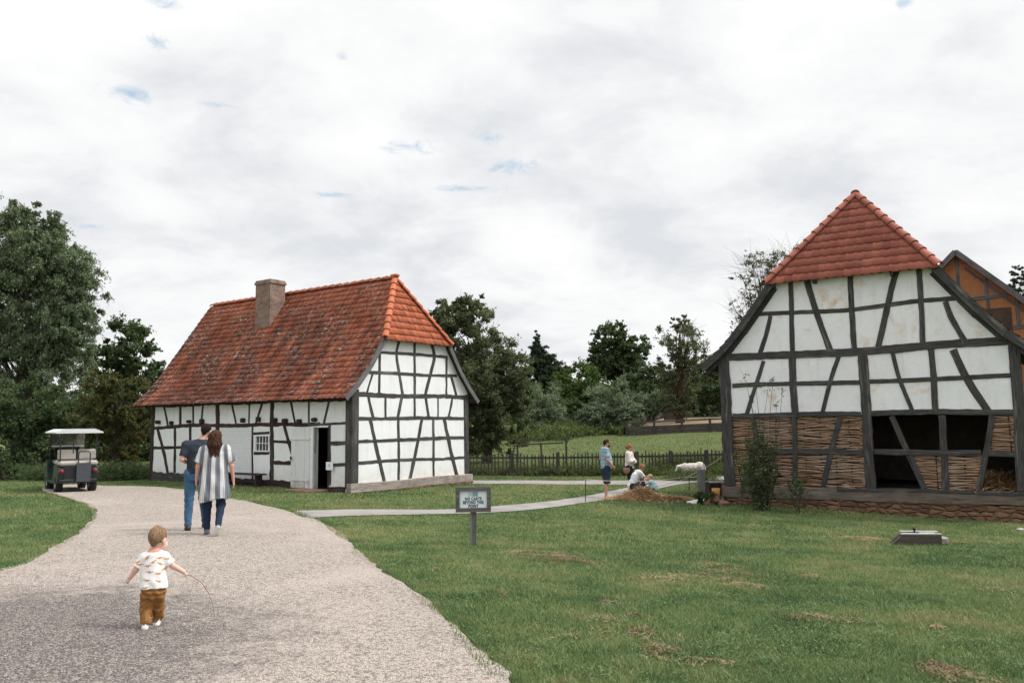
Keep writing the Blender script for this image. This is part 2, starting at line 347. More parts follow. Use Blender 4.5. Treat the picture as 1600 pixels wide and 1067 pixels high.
road_px_r=[(800,1067),(770,1040),(735,1005),(700,968),(655,932),(612,903),(575,878),(556,858),(545,845),(520,826),(498,814),(478,808),(455,800),(430,794),(400,788),(365,780),(330,772),(300,767),(262,762),(215,760),(165,760),(110,757)]
road_px_l=[(60,764),(76,772),(112,780),(138,790),(146,800),(143,815),(112,842),(75,862),(30,884),(-40,905),(-140,940)]
rp=[ground(*p) for p in road_px_r+road_px_l]+[np.array((-8.5,4.)),np.array((-9.,-6.)),np.array((.8,-6.)),np.array((.5,2.))]
road_poly=chaikin(rp,2); road_b=smooth_poly(road_poly,.12,.020,3)
path_px=[(452,799),(500,798),(560,796.5),(640,797),(700,797),(770,792),(850,785),(880,781),(942,770),(985,761),(1000,757.5),(1010,750.8),(1050,750),(1090,748),(1130,744.5),(1150,744),(1145,748),(1112,751),(1090,753),(1049,759),(1021,765.5),(980,774.5),(930,784),(880,791),(850,795),(780,801),(700,804),(640,805),(560,806),(500,809),(478,811)]
path_poly=np.array([ground(*p) for p in path_px]); path_b=smooth_poly(chaikin(path_poly,1),.25,.012,5)
bp_px=[(690,750.5),(760,751),(850,751),(930,751),(1012,751),(1015,757),(930,757.2),(850,757),(760,756.5),(690,756)]
bp_poly=np.array([ground(*p) for p in bp_px]); bp_b=smooth_poly(bp_poly,.3,.012,6)
def sheet(name,bnd,step,lift,mat,edge=.0):
    x0,y0=bnd.min(0);x1,y1=bnd.max(0)
    X,Y=np.meshgrid(np.arange(x0,x1,step),np.arange(y0,y1,step)); X=X.ravel();Y=Y.ravel()
    k=inside(X,Y,bnd); X=X[k];Y=Y[k]
    pts=[Vector(p) for p in bnd]+[Vector((a_,b_)) for a_,b_ in zip(X,Y)]; n=len(bnd)
    r=delaunay_2d_cdt(pts,[(i,(i+1)%n) for i in range(n)],[list(range(n))],1,1e-5)
    V=np.array([tuple(v) for v in r[0]]); F=[f for f in r[2] if len(f)==3]
    z=H(V[:,0],V[:,1])+lift
    ob=npmesh(name,np.c_[V,z],np.array(F),mat,None,True); ob['kind']='structure'; return ob
t=pmat('gravel_road',.95,.1); o=t.tc.outputs['Object']
v1=t.n('ShaderNodeTexVoronoi',{'Vector':o,'Scale':88.}); v2=t.n('ShaderNodeTexVoronoi',{'Vector':o,'Scale':34.})
big=t.noise(o,.42,5,.62,.6); mid=t.noise(o,2.6,5,.7,.3); fin_=t.noise(o,120.,3,.6); mid2=t.noise(o,9.,5,.75,.2)
cc=t.mix(t.n('ShaderNodeSeparateColor',{0:v1.outputs['Color']}).outputs[0],(.36,.305,.262),(.59,.51,.438))
cc=t.mix(t.map(t.n('ShaderNodeSeparateColor',{0:v1.outputs['Color']}).outputs[1],.70,.76,0,.8),cc,(.16,.14,.13))
cc=t.mix(t.map(t.n('ShaderNodeSeparateColor',{0:v2.outputs['Color']}).outputs[1],.80,.84,0,.75),cc,(.20,.165,.15))
# worn patches where the dark binder shows, mostly on the near left
xy=t.n('ShaderNodeSeparateXYZ',{0:o}); dx=t.math('MULTIPLY',t.math('ADD',xy.outputs[0],4.3),.42); dy=t.math('MULTIPLY',t.math('SUBTRACT',xy.outputs[1],6.3),.46)
rad=t.math('SQRT',t.math('ADD',t.math('MULTIPLY',dx,dx),t.math('MULTIPLY',dy,dy)))
wm=t.math('ADD',t.map(rad,.15,1.5,.38,-.08),t.math('ADD',t.math('MULTIPLY',big,.50),t.math('ADD',t.math('MULTIPLY',mid,.42),t.math('MULTIPLY',mid2,.30))))
worn=t.map(wm,.60,.84,0.,1.,True)
spk=t.map(t.n('ShaderNodeSeparateColor',{0:v1.outputs['Color']}).outputs[2],.25,.75,.25,1.)
cc=t.mix(t.math('MULTIPLY',worn,t.math('MULTIPLY',spk,.96)),cc,(.080,.074,.078))
cc=t.mix(t.math('MULTIPLY',t.map(big,.48,.70,0.,.6),t.map(worn,0.,1.,1.,0.)),cc,(.55,.465,.405)); cc=t.mix(t.map(fin_,.5,.8,0,.3),cc,(.62,.55,.50)); col(t,cc)
bump(t,t.math('ADD',t.math('MULTIPLY',v1.outputs['Distance'],-1.),t.math('MULTIPLY',mid2,.6)),.9,.02); M['gravel']=t.mt
t=pmat('concrete_path',.9,.1); o=t.tc.outputs['Object']; n_=t.noise(o,1.2,5,.6); n2_=t.noise(o,40,4,.7)
cc=t.mix(t.map(n_,.3,.7),(.21,.193,.182),(.30,.278,.262)); cc=t.mix(t.map(n2_,.5,.7,0,.35),cc,(.24,.22,.2)); col(t,cc); bump(t,n2_,.4,.01); M['path']=t.mt
rd=sheet('gravel_road',road_b,.3,.022,M['gravel']); rd['label']='pale gravel drive'
sheet('path',path_b,.4,.018,M['path'])['label']='pale footpath crossing the lawn'
sheet('path',bp_b,.4,.014,M['path'])['label']='pale footpath behind the cottage'

hR=rotZ(HA); bR=rotZ(BA)
def rect(c,Rm,x0,x1,y0,y1): return [tuple((Rm@np.array([a,b,0])+c)[:2]) for a,b in((x0,y0),(x1,y0),(x1,y1),(x0,y1))]
EXCL=[road_b,path_b,bp_b,rect(HC,hR,-.02,5.65,-.12,10.7),rect(BC,bR,-.12,9,-7.7,.1)]

# ------------------------------------------------------------ grass blades
def blades(X,Y,ht,wd,lean,mat,name,label,two=False,z0=0.,color_seed=0):
    n=len(X); r=np.random.default_rng(color_seed); a=r.uniform(0,2*PI,n); z=H(X,Y)+z0
    ux,uy=np.cos(a),np.sin(a); b=r.uniform(0,2*PI,n); ll=lean*ht*r.uniform(.3,1.4,n); lx,ly=np.cos(b)*ll,np.sin(b)*ll
    w2=wd/2
    if two:
        P=[(X-ux*w2,Y-uy*w2,z),(X+ux*w2,Y+uy*w2,z),(X+lx*.35+ux*w2*.75,Y+ly*.35+uy*w2*.75,z+ht*.6),(X+lx*.35-ux*w2*.75,Y+ly*.35-uy*w2*.75,z+ht*.6),(X+lx,Y+ly,z+ht*.95)]
        V=np.stack([np.stack(p,1) for p in P],1).reshape(-1,3); i=np.arange(n)[:,None]*5
        F=np.concatenate([i+np.array([[0,1,2]]),i+np.array([[0,2,3]]),i+np.array([[3,2,4]])])
    else:
        P=[(X-ux*w2,Y-uy*w2,z),(X+ux*w2,Y+uy*w2,z),(X+lx,Y+ly,z+ht)]
        V=np.stack([np.stack(p,1) for p in P],1).reshape(-1,3); i=np.arange(n)[:,None]*3; F=i+np.array([[0,1,2]])
    ob=npmesh(name,V,F,mat,None); ob['kind']='stuff'; ob['label']=label; ob['category']='grass'; return ob
def scatter(y0,y1,dens,seed,margin=3.,xr=None):
    r=np.random.default_rng(seed); k=(.655); xa=-k*y1-margin; xb=k*y1+margin
    if xr: xa,xb=xr
    n=int((xb-xa)*(y1-y0)*dens); X=r.uniform(xa,xb,n); Y=r.uniform(y0,y1,n)
    m_=np.abs(X)<k*Y+margin
    X,Y=X[m_],Y[m_]; m_=np.ones(len(X),bool)
    for P in EXCL:
        P=np.array(P); bb=(X>P[:,0].min())&(X<P[:,0].max())&(Y>P[:,1].min())&(Y<P[:,1].max()); ii=np.where(bb)[0]
        m_[ii[inside(X[ii],Y[ii],P)]]=False
    return X[m_],Y[m_]
def lown(x,y,s,seed=0):
    r=np.random.default_rng(seed); v=0
    for i in range(6):
        a=r.uniform(0,2*PI); f=s*(1.6**i)*.5; v=v+np.sin(f*(x*math.cos(a)+y*math.sin(a))+r.uniform(0,6)+1.3*np.sin(f*.7*(y*math.cos(a)-x*math.sin(a))+r.uniform(0,6)))/(1.35**i)
    return v/3
def grassmat(name,stops):
    mt=D.materials.new(name); mt.use_nodes=True; t=NT(mt.node_tree)
    g=t.n('ShaderNodeNewGeometry').outputs['Random Per Island']; o=t.n('ShaderNodeTexCoord').outputs['Object']
    n=t.noise(o,.28,5,.6,.6); n2=t.noise(o,1.5,4,.6)
    f=t.math('ADD',t.math('MULTIPLY',g,.36),t.math('ADD',t.map(n,.38,.62,-.04,.46),t.map(n2,.36,.64,-.10,.32)))
    rp_=t.n('ShaderNodeValToRGB',{0:f}); e=rp_.color_ramp.elements
    e[0].position=stops[0][0]; e[0].color=(*stops[0][1],1); e[1].position=stops[-1][0]; e[1].color=(*stops[-1][1],1)
    for p_,c in stops[1:-1]: rp_.color_ramp.elements.new(p_).color=(*c,1)
    d=t.n('ShaderNodeBsdfPrincipled',{'Base Color':rp_.outputs[0],'Roughness':.6,'Specular IOR Level':.25}); l=t.n('ShaderNodeBsdfTranslucent',{'Color':rp_.outputs[0]})
    t.n('ShaderNodeOutputMaterial',{0:t.n('ShaderNodeMixShader',{0:.25,1:d.outputs[0],2:l.outputs[0]}).outputs[0]}); return mt
M['grass']=grassmat('grass_blades',[(0,(.050,.098,.036)),(.3,(.092,.158,.056)),(.55,(.150,.212,.080)),(.78,(.240,.252,.105)),(1.,(.33,.28,.15))])
M['grass_far']=grassmat('meadow_blades',[(0,(.094,.130,.050)),(.5,(.110,.148,.056)),(1.,(.135,.168,.068))])
GD=1.
for (y0,y1,dn,hh,ww,sd_) in [(3.6,6.5,5200,.036,.0048,1),(6.5,9.5,3800,.036,.0060,2),(9.5,14,1900,.038,.0088,3),(14,21,800,.042,.014,4),(21,30,340,.048,.023,5),(30,42,300,.045,.022,6),(42,66,130,.040,.034,7)]:
    X,Y=scatter(y0,y1,dn*GD,sd_)
    v=lown(X,Y,.9,3); r=np.random.default_rng(sd_); ht=hh*(1+.35*v)*r.uniform(.5,1.35,len(X))
    keep=r.uniform(0,1,len(X))<np.clip(.86+.3*lown(X,Y,2.2,9),.35,1); X,Y,ht=X[keep],Y[keep],ht[keep]
    blades(X,Y,np.clip(ht,.014,.3),ww*r.uniform(.7,1.3,len(X)),.95,M['grass' if y0<30 else 'grass_far'],'grass','short green mown grass of the lawn',two=y1<10,color_seed=sd_)
# longer, ragged grass along the edge of the drive and along walls
def edge_grass(line,step_n,wid,hh,ww,seed,label,mat='grass',side=0):
    r=np.random.default_rng(seed); line=np.array(line); seg=np.diff(line,axis=0); L=np.linalg.norm(seg,axis=1); cum=np.r_[0,np.cumsum(L)]
    n=int(cum[-1]*step_n); s=r.uniform(0,cum[-1],n); i=np.clip(np.searchsorted(cum,s)-1,0,len(L)-1); f=(s-cum[i])/(L[i]+1e-9)
    P=line[i]+seg[i]*f[:,None]; nr=np.stack([-seg[i][:,1],seg[i][:,0]],1)/(L[i][:,None]+1e-9)
    clump=.5+.5*np.sin(s*2.3+seed)*np.sin(s*.7)+r.normal(0,.25,n)
    P=P+nr*((np.abs(r.normal(0,1,n))*wid+side)*1.)[:,None]; hgt=hh*np.clip(.5+.7*clump,.3,1.6)*r.uniform(.6,1.2,n)
    return blades(P[:,0],P[:,1],hgt,ww*r.uniform(.7,1.3,n),.6,M[mat],'grass',label,color_seed=seed)
rr=np.array([ground(*p) for p in road_px_r[:-3]]); rl=np.array([ground(*p) for p in road_px_l[1:]])
edge_grass(smooth_poly(rr,.2,.03,closed=False)[::-1],520,.12,.050,.008,21,'ragged grass fringe along the edge of the gravel drive',side=-.09)
edge_grass(smooth_poly(rl,.2,.0,closed=False)[::-1],300,.08,.045,.012,22,'ragged grass fringe along the edge of the gravel drive on the cart side',side=-.07)
edge_grass(smooth_poly(rr,.2,.05,closed=False)[::-1],110,.10,.030,.008,23,'sparse low grass creeping on to the gravel drive',side=-.26)
# longer tufts and broad leaved weeds in the lawn
_r=np.random.default_rng(77); _X=[];_Y=[];_h=[]
for _ in range(1500):
    y=3.8+13*_r.random()**1.3; x=_r.uniform(-.66*y,.70*y); k=_r.integers(10,46); s=_r.uniform(.03,.16); _X.append(x+_r.normal(0,s,k)); _Y.append(y+_r.normal(0,s,k)); _h.append(_r.uniform(.035,.085)*_r.uniform(.6,1.2,k))
_X=np.concatenate(_X);_Y=np.concatenate(_Y);_h=np.concatenate(_h); m_=np.ones(len(_X),bool)
for P in EXCL: m_&=~inside(_X,_Y,np.array(P))
blades(_X[m_],_Y[m_],_h[m_],.010,.9,M['grass'],'grass','longer grass tufts standing out of the lawn',color_seed=78)
M['clover']=leafmat('clover_leaf',(.060,.11,.040),(.12,.18,.075),(.17,.21,.10))
def flatleaves(n,seed,size,mat,label,y0=3.8,y1=13.):
    r=np.random.default_rng(seed); X=[];Y=[]
    for _ in range(n): y=y0+(y1-y0)*r.random()**1.2; x=r.uniform(-.66*y,.70*y); k=r.integers(15,90); s=r.uniform(.05,.26); X.append(x+r.normal(0,s,k)); Y.append(y+r.normal(0,s,k))
    X=np.concatenate(X);Y=np.concatenate(Y); m_=np.ones(len(X),bool)
    for P in EXCL: m_&=~inside(X,Y,np.array(P))
    X=X[m_];Y=Y[m_];k=len(X); c=np.stack([X,Y,H(X,Y)+r.uniform(.02,.045,k)],1); n_=np.stack([r.normal(0,.35,k),r.normal(0,.35,k),np.ones(k)],1); n_/=np.linalg.norm(n_,axis=1)[:,None]
    a=np.cross(n_,r.normal(0,1,(k,3))); a/=np.linalg.norm(a,axis=1)[:,None]; b=np.cross(n_,a); s=(size*r.uniform(.5,1.3,k))[:,None]
    V=np.stack([c-a*s,c-b*s*.7,c+a*s,c+b*s*.7],1).reshape(-1,3); tag(npmesh('clover',V,np.arange(k*4).reshape(k,4),M[mat]),label,'clover',None,'stuff')
flatleaves(420,79,.012,'clover','pale clover and broad leaved weeds in the lawn')
# raked dry clippings left on the lawn
M['hay']=grassmat('dry_clippings',[(0,(.13,.085,.045)),(.4,(.24,.165,.09)),(.7,(.36,.265,.155)),(1.,(.48,.38,.24))])
def heap(cx,cy,rx,ry,n,hmax,seed,wd=.006,ln=.07,ang=0.,name='dry_clippings',label='brown dry grass clippings lying on the lawn',mat='hay',kind='stuff',cat='clippings',core=.7):
    r=np.random.default_rng(seed); q=r.normal(0,.42,(n,2)); ca,sa=math.cos(ang),math.sin(ang)
    q=q+np.stack([.5*lown(q[:,0]*4,q[:,1]*4,2,seed),.5*lown(q[:,0]*4,q[:,1]*4,2,seed+1)],1)*(.9 if hmax<.05 else 0)
    X=cx+q[:,0]*rx*ca-q[:,1]*ry*sa; Y=cy+q[:,0]*rx*sa+q[:,1]*ry*ca; rad=np.exp(-(q**2).sum(1)*1.8)*(1+.35*lown(X,Y,6/max(rx,.3),seed)); rad=np.clip(rad,0,1.3)
    Z=H(X,Y)+.012+hmax*rad*r.uniform(core,1,n); a=r.uniform(0,2*PI,n); el=r.normal(.12,.38,n); L=ln*r.uniform(.4,1.3,n)
    d=np.stack([np.cos(a)*np.cos(el),np.sin(a)*np.cos(el),np.sin(el)],1)*L[:,None]; c=np.stack([X,Y,Z],1)
    s_=np.stack([-np.sin(a),np.cos(a),r.normal(0,.4,n)],1)*(wd/2); bend=np.stack([r.normal(0,.12,n),r.normal(0,.12,n),r.normal(-.05,.1,n)],1)*L[:,None]
    V=np.stack([c-d/2-s_,c-d/2+s_,c+bend+s_,c+bend-s_,c+d/2],1).reshape(-1,3); i=np.arange(n)[:,None]*5
    F=np.concatenate([i+np.array([[0,1,2]]),i+np.array([[0,2,3]]),i+np.array([[3,2,4]])]); return V,F
VV=[];FF=[];nb=0
CL=[(840,865,.55,.07,700),(885,878,.55,.06,800),(868,872,.6,.05,500),(1090,905,.6,.1,500),(1140,898,.5,.14,600),(1165,917,.25,.05,300),(1105,885,.4,.06,260),(1020,905,.35,.05,220),(1265,903,.15,.04,120),(950,945,.12,.04,130),(985,990,.25,.06,280),(935,970,.15,.04,120),(1030,1020,.16,.05,330),(1100,1040,.3,.03,160),(1265,968,.3,.06,240),(1330,973,.25,.04,110),(1465,985,.12,.05,120),(1480,1052,.13,.07,420),(1505,1062,.25,.05,260),(1462,1050,.15,.05,150),(1340,842,.5,.10,700),(1365,846,.35,.06,500),(1180,822,.5,.06,160),(1480,848,.35,.05,200),(1080,828,.5,.04,120),(683,892,.05,.03,60),(780,930,.1,.04,50),(1560,925,.2,.06,70),(1050,1000,.3,.03,60),(990,965,.2,.03,80),(885,1000,.15,.03,50),(570,852,.2,.05,160),(745,800,.3,.04,60),(600,812,.3,.05,90)]
for i,(px,py,rx,ry,n) in enumerate(CL):
    g_=ground(px,py); V,F=heap(g_[0],g_[1],rx*1.3,ry*5.5,int(n*.8),.035,100+i,.007,.055,ang=-.25); VV.append(V); FF.append(F+nb); nb+=len(V)
o_=npmesh('dry_clippings',np.concatenate(VV),np.concatenate(FF),M['hay']); tag(o_,'brown dry grass clippings lying on the lawn','clippings',None,'stuff')

HG= [([(0.14,2.62),(2.61,2.63),(5.43,2.65)],0.17),([(0.24,1.9),(2.61,1.9),(5.35,1.91)],0.13),([(1.15,3.98),(2.71,4.0),(4.47,4.03)],0.11),([(0.66,3.31),(2.71,3.35),(4.97,3.38)],0.11),([(0.22,1.2),(1.95,1.23)],0.11),([(1.95,1.23),(5.34,1.22)],0.12),([(0.26,0.57),(1.95,0.56)],0.12),([(1.95,0.56),(5.31,0.52)],0.11),([(1.15,3.98),(1.15,3.36),(1.14,2.67)],0.12),([(2.05,4.43),(1.88,4.03),(2.04,3.37),(2.19,2.69)],0.14),([(2.78,4.43),(2.78,2.69)],0.13),([(2.78,2.62),(2.79,1.93)],0.11),([(3.63,4.4),(3.82,4.05),(3.32,2.68)],0.16),([(4.42,4.02),(4.43,2.67)],0.14),([(0.84,3.28),(0.6,2.66)],0.11),([(4.7,3.34),(4.99,2.67)],0.15),([(0.67,2.58),(0.88,1.93)],0.13),([(1.42,2.58),(1.42,1.93)],0.1),([(2.17,2.59),(1.97,1.91)],0.14),([(3.33,2.6),(3.49,1.91)],0.13),([(3.97,2.62),(3.97,1.93)],0.09),([(4.76,2.63),(4.54,1.93)],0.14),([(0.76,1.87),(1.08,0.85),(1.39,-0.1)],0.17),([(2.02,1.86),(2.03,-0.11)],0.13),([(3.14,1.86),(2.87,0.92),(2.56,-0.11)],0.16),([(3.71,1.87),(3.75,-0.11)],0.12),([(4.29,1.87),(4.97,-0.1)],0.18)]
HF= [([(10.77,1.67),(8.63,1.74),(6.82,1.75),(5.14,1.73),(3.35,1.75),(1.41,1.74)],0.15),([(10.59,0.94),(9.4,0.95),(8.32,0.96)],0.12),([(9.98,2.52),(9.81,2.16),(9.65,1.76)],0.13),([(8.9,2.5),(8.86,1.75)],0.15),([(8.1,2.52),(8.06,1.75)],0.1),([(7.49,2.53),(7.56,2.09),(7.6,1.74)],0.1),([(6.67,2.52),(6.55,-0.12)],0.24),([(5.88,2.52),(5.61,1.8)],0.12),([(4.91,2.5),(4.91,1.8)],0.1),([(4.23,2.5),(4.37,2.11),(4.54,1.79)],0.11),([(3.72,2.51),(3.68,-0.03)],0.22),([(2.79,2.49),(2.56,1.74)],0.11),([(1.93,2.47),(1.92,1.74)],0.09),([(10.31,1.63),(9.88,0.85),(9.56,0.03)],0.18),([(9.2,1.68),(9.11,0.04)],0.18),([(8.25,1.75),(8.17,0.06)],0.18),([(4.71,1.69),(4.65,-0.04)],0.1),([(3.59,1.19),(2.65,1.17)],0.1),([(3.1,1.73),(2.86,1.19),(2.62,0.62)],0.15),([(3.57,0.53),(2.63,0.53)],0.14),([(4.63,1.46),(3.83,1.47)],0.09),([(4.61,0.79),(3.81,0.82)],0.12),([(2.0,1.74),(0.16,1.77)],0.09),([(1.01,2.44),(1.23,1.76)],0.11),([(0.97,1.7),(0.94,-0.1)],0.12),([(0.91,1.15),(0.15,1.17)],0.14),([(0.91,0.51),(0.14,0.54)],0.12)]
HB= [(10.22,1.9),(9.35,1.86),(8.26,1.9),(7.48,1.9),(5.17,1.91),(4.35,1.93),(3.49,1.9),(3.01,1.87),(2.32,1.85),(1.62,1.89)]
BG= [([(0.26,3.61),(2.25,3.56),(4.15,3.57),(5.98,3.62),(7.55,3.64)],0.25),([(1.13,4.83),(2.25,4.78),(3.74,4.74),(4.68,4.79),(5.45,4.82),(6.64,4.81)],0.14),([(2.2,5.76),(2.2,4.76),(2.18,3.58)],0.16),([(2.64,5.74),(2.87,4.82),(3.2,3.61)],0.19),([(3.83,5.77),(3.83,4.74),(3.82,3.65)],0.17),([(5.04,5.79),(4.7,4.66),(4.42,3.62)],0.18),([(5.56,5.8),(5.54,4.81),(5.53,3.63)],0.16),([(6.12,4.75),(6.21,4.31),(6.51,3.65)],0.16),([(1.59,4.75),(1.47,4.28),(1.22,3.6)],0.15),([(1.33,3.44),(1.08,2.7),(0.79,1.9)],0.14),([(2.16,3.48),(2.15,2.66),(2.17,1.85)],0.23),([(3.43,3.47),(3.19,2.86),(2.89,1.87)],0.13),([(4.05,3.47),(4.04,2.04),(4.06,-0.16)],0.29),([(4.79,3.48),(4.89,2.79),(5.19,1.88)],0.12),([(5.71,3.51),(5.72,2.81),(5.73,1.87)],0.17),([(6.21,3.48),(6.45,2.78),(6.91,1.88)],0.21),([(0.39,2.74),(2.88,2.75),(3.95,2.71)],0.15),([(4.16,2.72),(5.93,2.75),(7.47,2.75)],0.14),([(0.36,1.86),(3.91,1.86)],0.16),([(4.16,1.87),(5.88,1.87),(7.5,1.85)],0.17),([(0.94,1.81),(1.05,1.39),(0.85,0.56),(0.66,-0.27)],0.14),([(2.12,1.79),(2.12,0.92),(2.09,-0.17)],0.15),([(3.36,1.77),(3.09,0.82),(2.81,-0.2)],0.16),([(4.67,1.78),(5.01,0.84),(5.34,-0.11)],0.17),([(5.88,1.79),(5.85,0.84),(5.83,-0.15)],0.19),([(7.0,1.78),(6.78,0.8),(6.57,-0.12)],0.15),([(1.27,0.83),(2.14,0.82)],0.18),([(2.14,0.82),(3.9,0.81)],0.16),([(4.19,0.82),(6.69,0.83)],0.17),([(6.73,0.82),(7.48,0.81)],0.16)]
WT= [[(0.37,1.78),(3.93,1.79),(3.9,-0.16),(0.32,-0.26)],[(5.11,0.74),(5.79,0.75),(5.74,-0.15),(5.39,-0.11)],[(5.93,0.75),(6.68,0.75),(6.54,-0.12),(5.88,-0.15)],[(7.02,1.78),(7.45,1.77),(7.44,0.86),(6.82,0.85)]]

# ------------------------------------------------------------ buildings
_tk=[0]
def timber(pts,wd,f,out=.012,inn=.07,jit=.12,seed=None):
    """hewn timber: f(s,z,o) -> local xyz; pts in wall metres"""
    _tk[0]+=1; k=_tk[0]; r=np.random.default_rng(k+500); out=out+.0023*(k%7); wd*=.86
    P=np.array(pts,float); seg=np.linalg.norm(np.diff(P,axis=0),axis=1); cum=np.r_[0,np.cumsum(seg)]
    n=max(3,int(cum[-1]/.16)); s=np.linspace(0,cum[-1],n); c=np.stack([np.interp(s,cum,P[:,0]),np.interp(s,cum,P[:,1])],1)
    if len(P)>2:
        for _ in range(2): c[1:-1]=(c[:-2]+2*c[1:-1]+c[2:])/4
    c[:,0]+=.010*np.sin(s*2.1+k)*min(1,cum[-1]/1.5)*(abs(P[-1,1]-P[0,1])>abs(P[-1,0]-P[0,0])); c[:,1]+=.012*np.sin(s*1.6+k*1.7)*(abs(P[-1,1]-P[0,1])<=abs(P[-1,0]-P[0,0])); tn=np.gradient(c,axis=0); tn/=np.linalg.norm(tn,axis=1)[:,None]+1e-9; nr=np.stack([-tn[:,1],tn[:,0]],1)
    wl=wd/2*(1+jit*r.normal(0,1,n)); wr=wd/2*(1+jit*r.normal(0,1,n)); b=min(.012,wd*.12)
    mb=MB(); vs=[];u=s+r.uniform(0,20)
    for i in range(n):
        o1=out+r.normal(0,.0012)
        for q,o in((-wl[i],-inn),(-wl[i],o1-b),(-wl[i]+b,o1),(wr[i]-b,o1),(wr[i],o1-b),(wr[i],-inn)):
            p=c[i]+nr[i]*q; vs.append(f(p[0],p[1],o))
    m_=6; vv=[0,.06,.07,.07+wd,.08+wd,.14+wd]; fs=[];uvs=[]
    for i in range(n-1):
        for j in range(m_-1):
            fs.append((i*m_+j,i*m_+j+1,(i+1)*m_+j+1,(i+1)*m_+j)); uvs.append([(u[i],vv[j]),(u[i],vv[j+1]),(u[i+1],vv[j+1]),(u[i+1],vv[j])])
    fs.append(tuple(range(m_))); uvs.append([(0,v) for v in vv]); fs.append(tuple((n-1)*m_+j for j in range(m_))[::-1]); uvs.append([(1,v) for v in vv][::-1])
    mb.add(vs,fs,uvs); return mb
def kindof(pts):
    d=np.array(pts[-1])-np.array(pts[0])
    if abs(d[1])<.25*abs(d[0]): return 'rail'
    return 'brace' if abs(d[0])>.07*abs(d[1]) else 'stud'
def wallgrid(mb,f,x0,x1,z0,z1,holes,th):
    """solid wall with rectangular holes"""
    X=sorted({x0,x1,*[a for h_ in holes for a in h_[:2]]}); Z=sorted({z0,z1,*[a for h_ in holes for a in h_[2:]]})
    for i in range(len(X)-1):
        for j in range(len(Z)-1):
            cx,cz=(X[i]+X[i+1])/2,(Z[j]+Z[j+1])/2
            if any(a<cx<b and c<cz<d for a,b,c,d in holes): continue
            mb.prism([(X[i],Z[j]),(X[i+1],Z[j]),(X[i+1],Z[j+1]),(X[i],Z[j+1])],(-th,0),f)
def tiles(prof,y0f,y1f,f,tw,th,mat,name,parent,seed=0,lipw=.026,lift=.0):
    """tile courses on a slope. prof: [(x,z)] from ridge down to eave; y0f(v),y1f(v): extent at distance v down the slope; f(x,y,z)->local"""
    r=np.random.default_rng(seed); P=np.array(prof,float); seg=np.linalg.norm(np.diff(P,axis=0),axis=1); cum=np.r_[0,np.cumsum(seg)]; L=cum[-1]
    nr=max(2,round(L/th)); th=L/nr
    def pos(v,hgt):
        v=np.clip(v,0,L+.05); x=np.interp(v,cum,P[:,0]); z=np.interp(v,cum,P[:,1]); e=.15
        x2=np.interp(min(v+e,L),cum,P[:,0]); z2=np.interp(min(v+e,L),cum,P[:,1]); x1=np.interp(max(v-e,0),cum,P[:,0]); z1=np.interp(max(v-e,0),cum,P[:,1])
        t_=np.array([x2-x1,z2-z1]); t_/=np.linalg.norm(t_); n_=np.array([-t_[1],t_[0]]); 
        if n_[1]<0: n_=-n_
        ext=max(0,v-L) ; return x+n_[0]*hgt+t_[0]*ext, z+n_[1]*hgt+t_[1]*ext
    cs=[0,.12,.28,.55,.82,1.]; hs=[.018,.013,.003,.0,.003,.010]; vsf=[0,.006,.016,.022,.016,.004]
    V=[];F=[];UV=[];nv=0
    for i in range(nr):
        v0=i*th-.01; v1=(i+1)*th+.03; ya=min(y0f(i*th),y0f((i+1)*th)); yb=max(y1f(i*th),y1f((i+1)*th))
        k0=math.floor(ya/tw)-1; k1=math.ceil(yb/tw)+1
        for k in range(k0,k1):
            a=k*tw; b=a+tw
            lo0,hi0=y0f(max(v0,0)),y1f(max(v0,0)); lo1,hi1=y0f(min(v1,L)),y1f(min(v1,L))
            if b<min(lo0,lo1)+.01 or a>max(hi0,hi1)-.01: continue
            dz=r.normal(0,.0035); dv=r.normal(0,.005); tl=r.normal(0,.004)
            rowv=[]
            for (v,lo,hi,hb,wv) in ((v0,lo0,hi0,.0,0),(v1+dv,lo1,hi1,.040+dz,1),(v1+dv,lo1,hi1,.040+dz-lipw,1)):
                for c_,h_,sc in zip(cs,hs,vsf):
                    y=min(max(a+c_*(b-a)*1.02,lo),hi); x,z=pos(v-0+(sc*wv),hb+h_+lift+tl*c_); rowv.append(f(x,y,z)); 
            m_=len(cs); base=nv
            V+=rowv; nv+=len(rowv)
            for q in range(2):
                for j in range(m_-1):
                    F.append((base+q*m_+j,base+q*m_+j+1,base+(q+1)*m_+j+1,base+(q+1)*m_+j))
                    ua,ub=a+cs[j]*tw,a+cs[j+1]*tw; va,vb=(v0,v1) if q==0 else (v1,v1+.01)
                    UV+=[(ua,va),(ub,va),(ub,vb),(ua,vb)]
    return npmesh(name,np.array(V),np.array(F),mat,parent,False,UV)
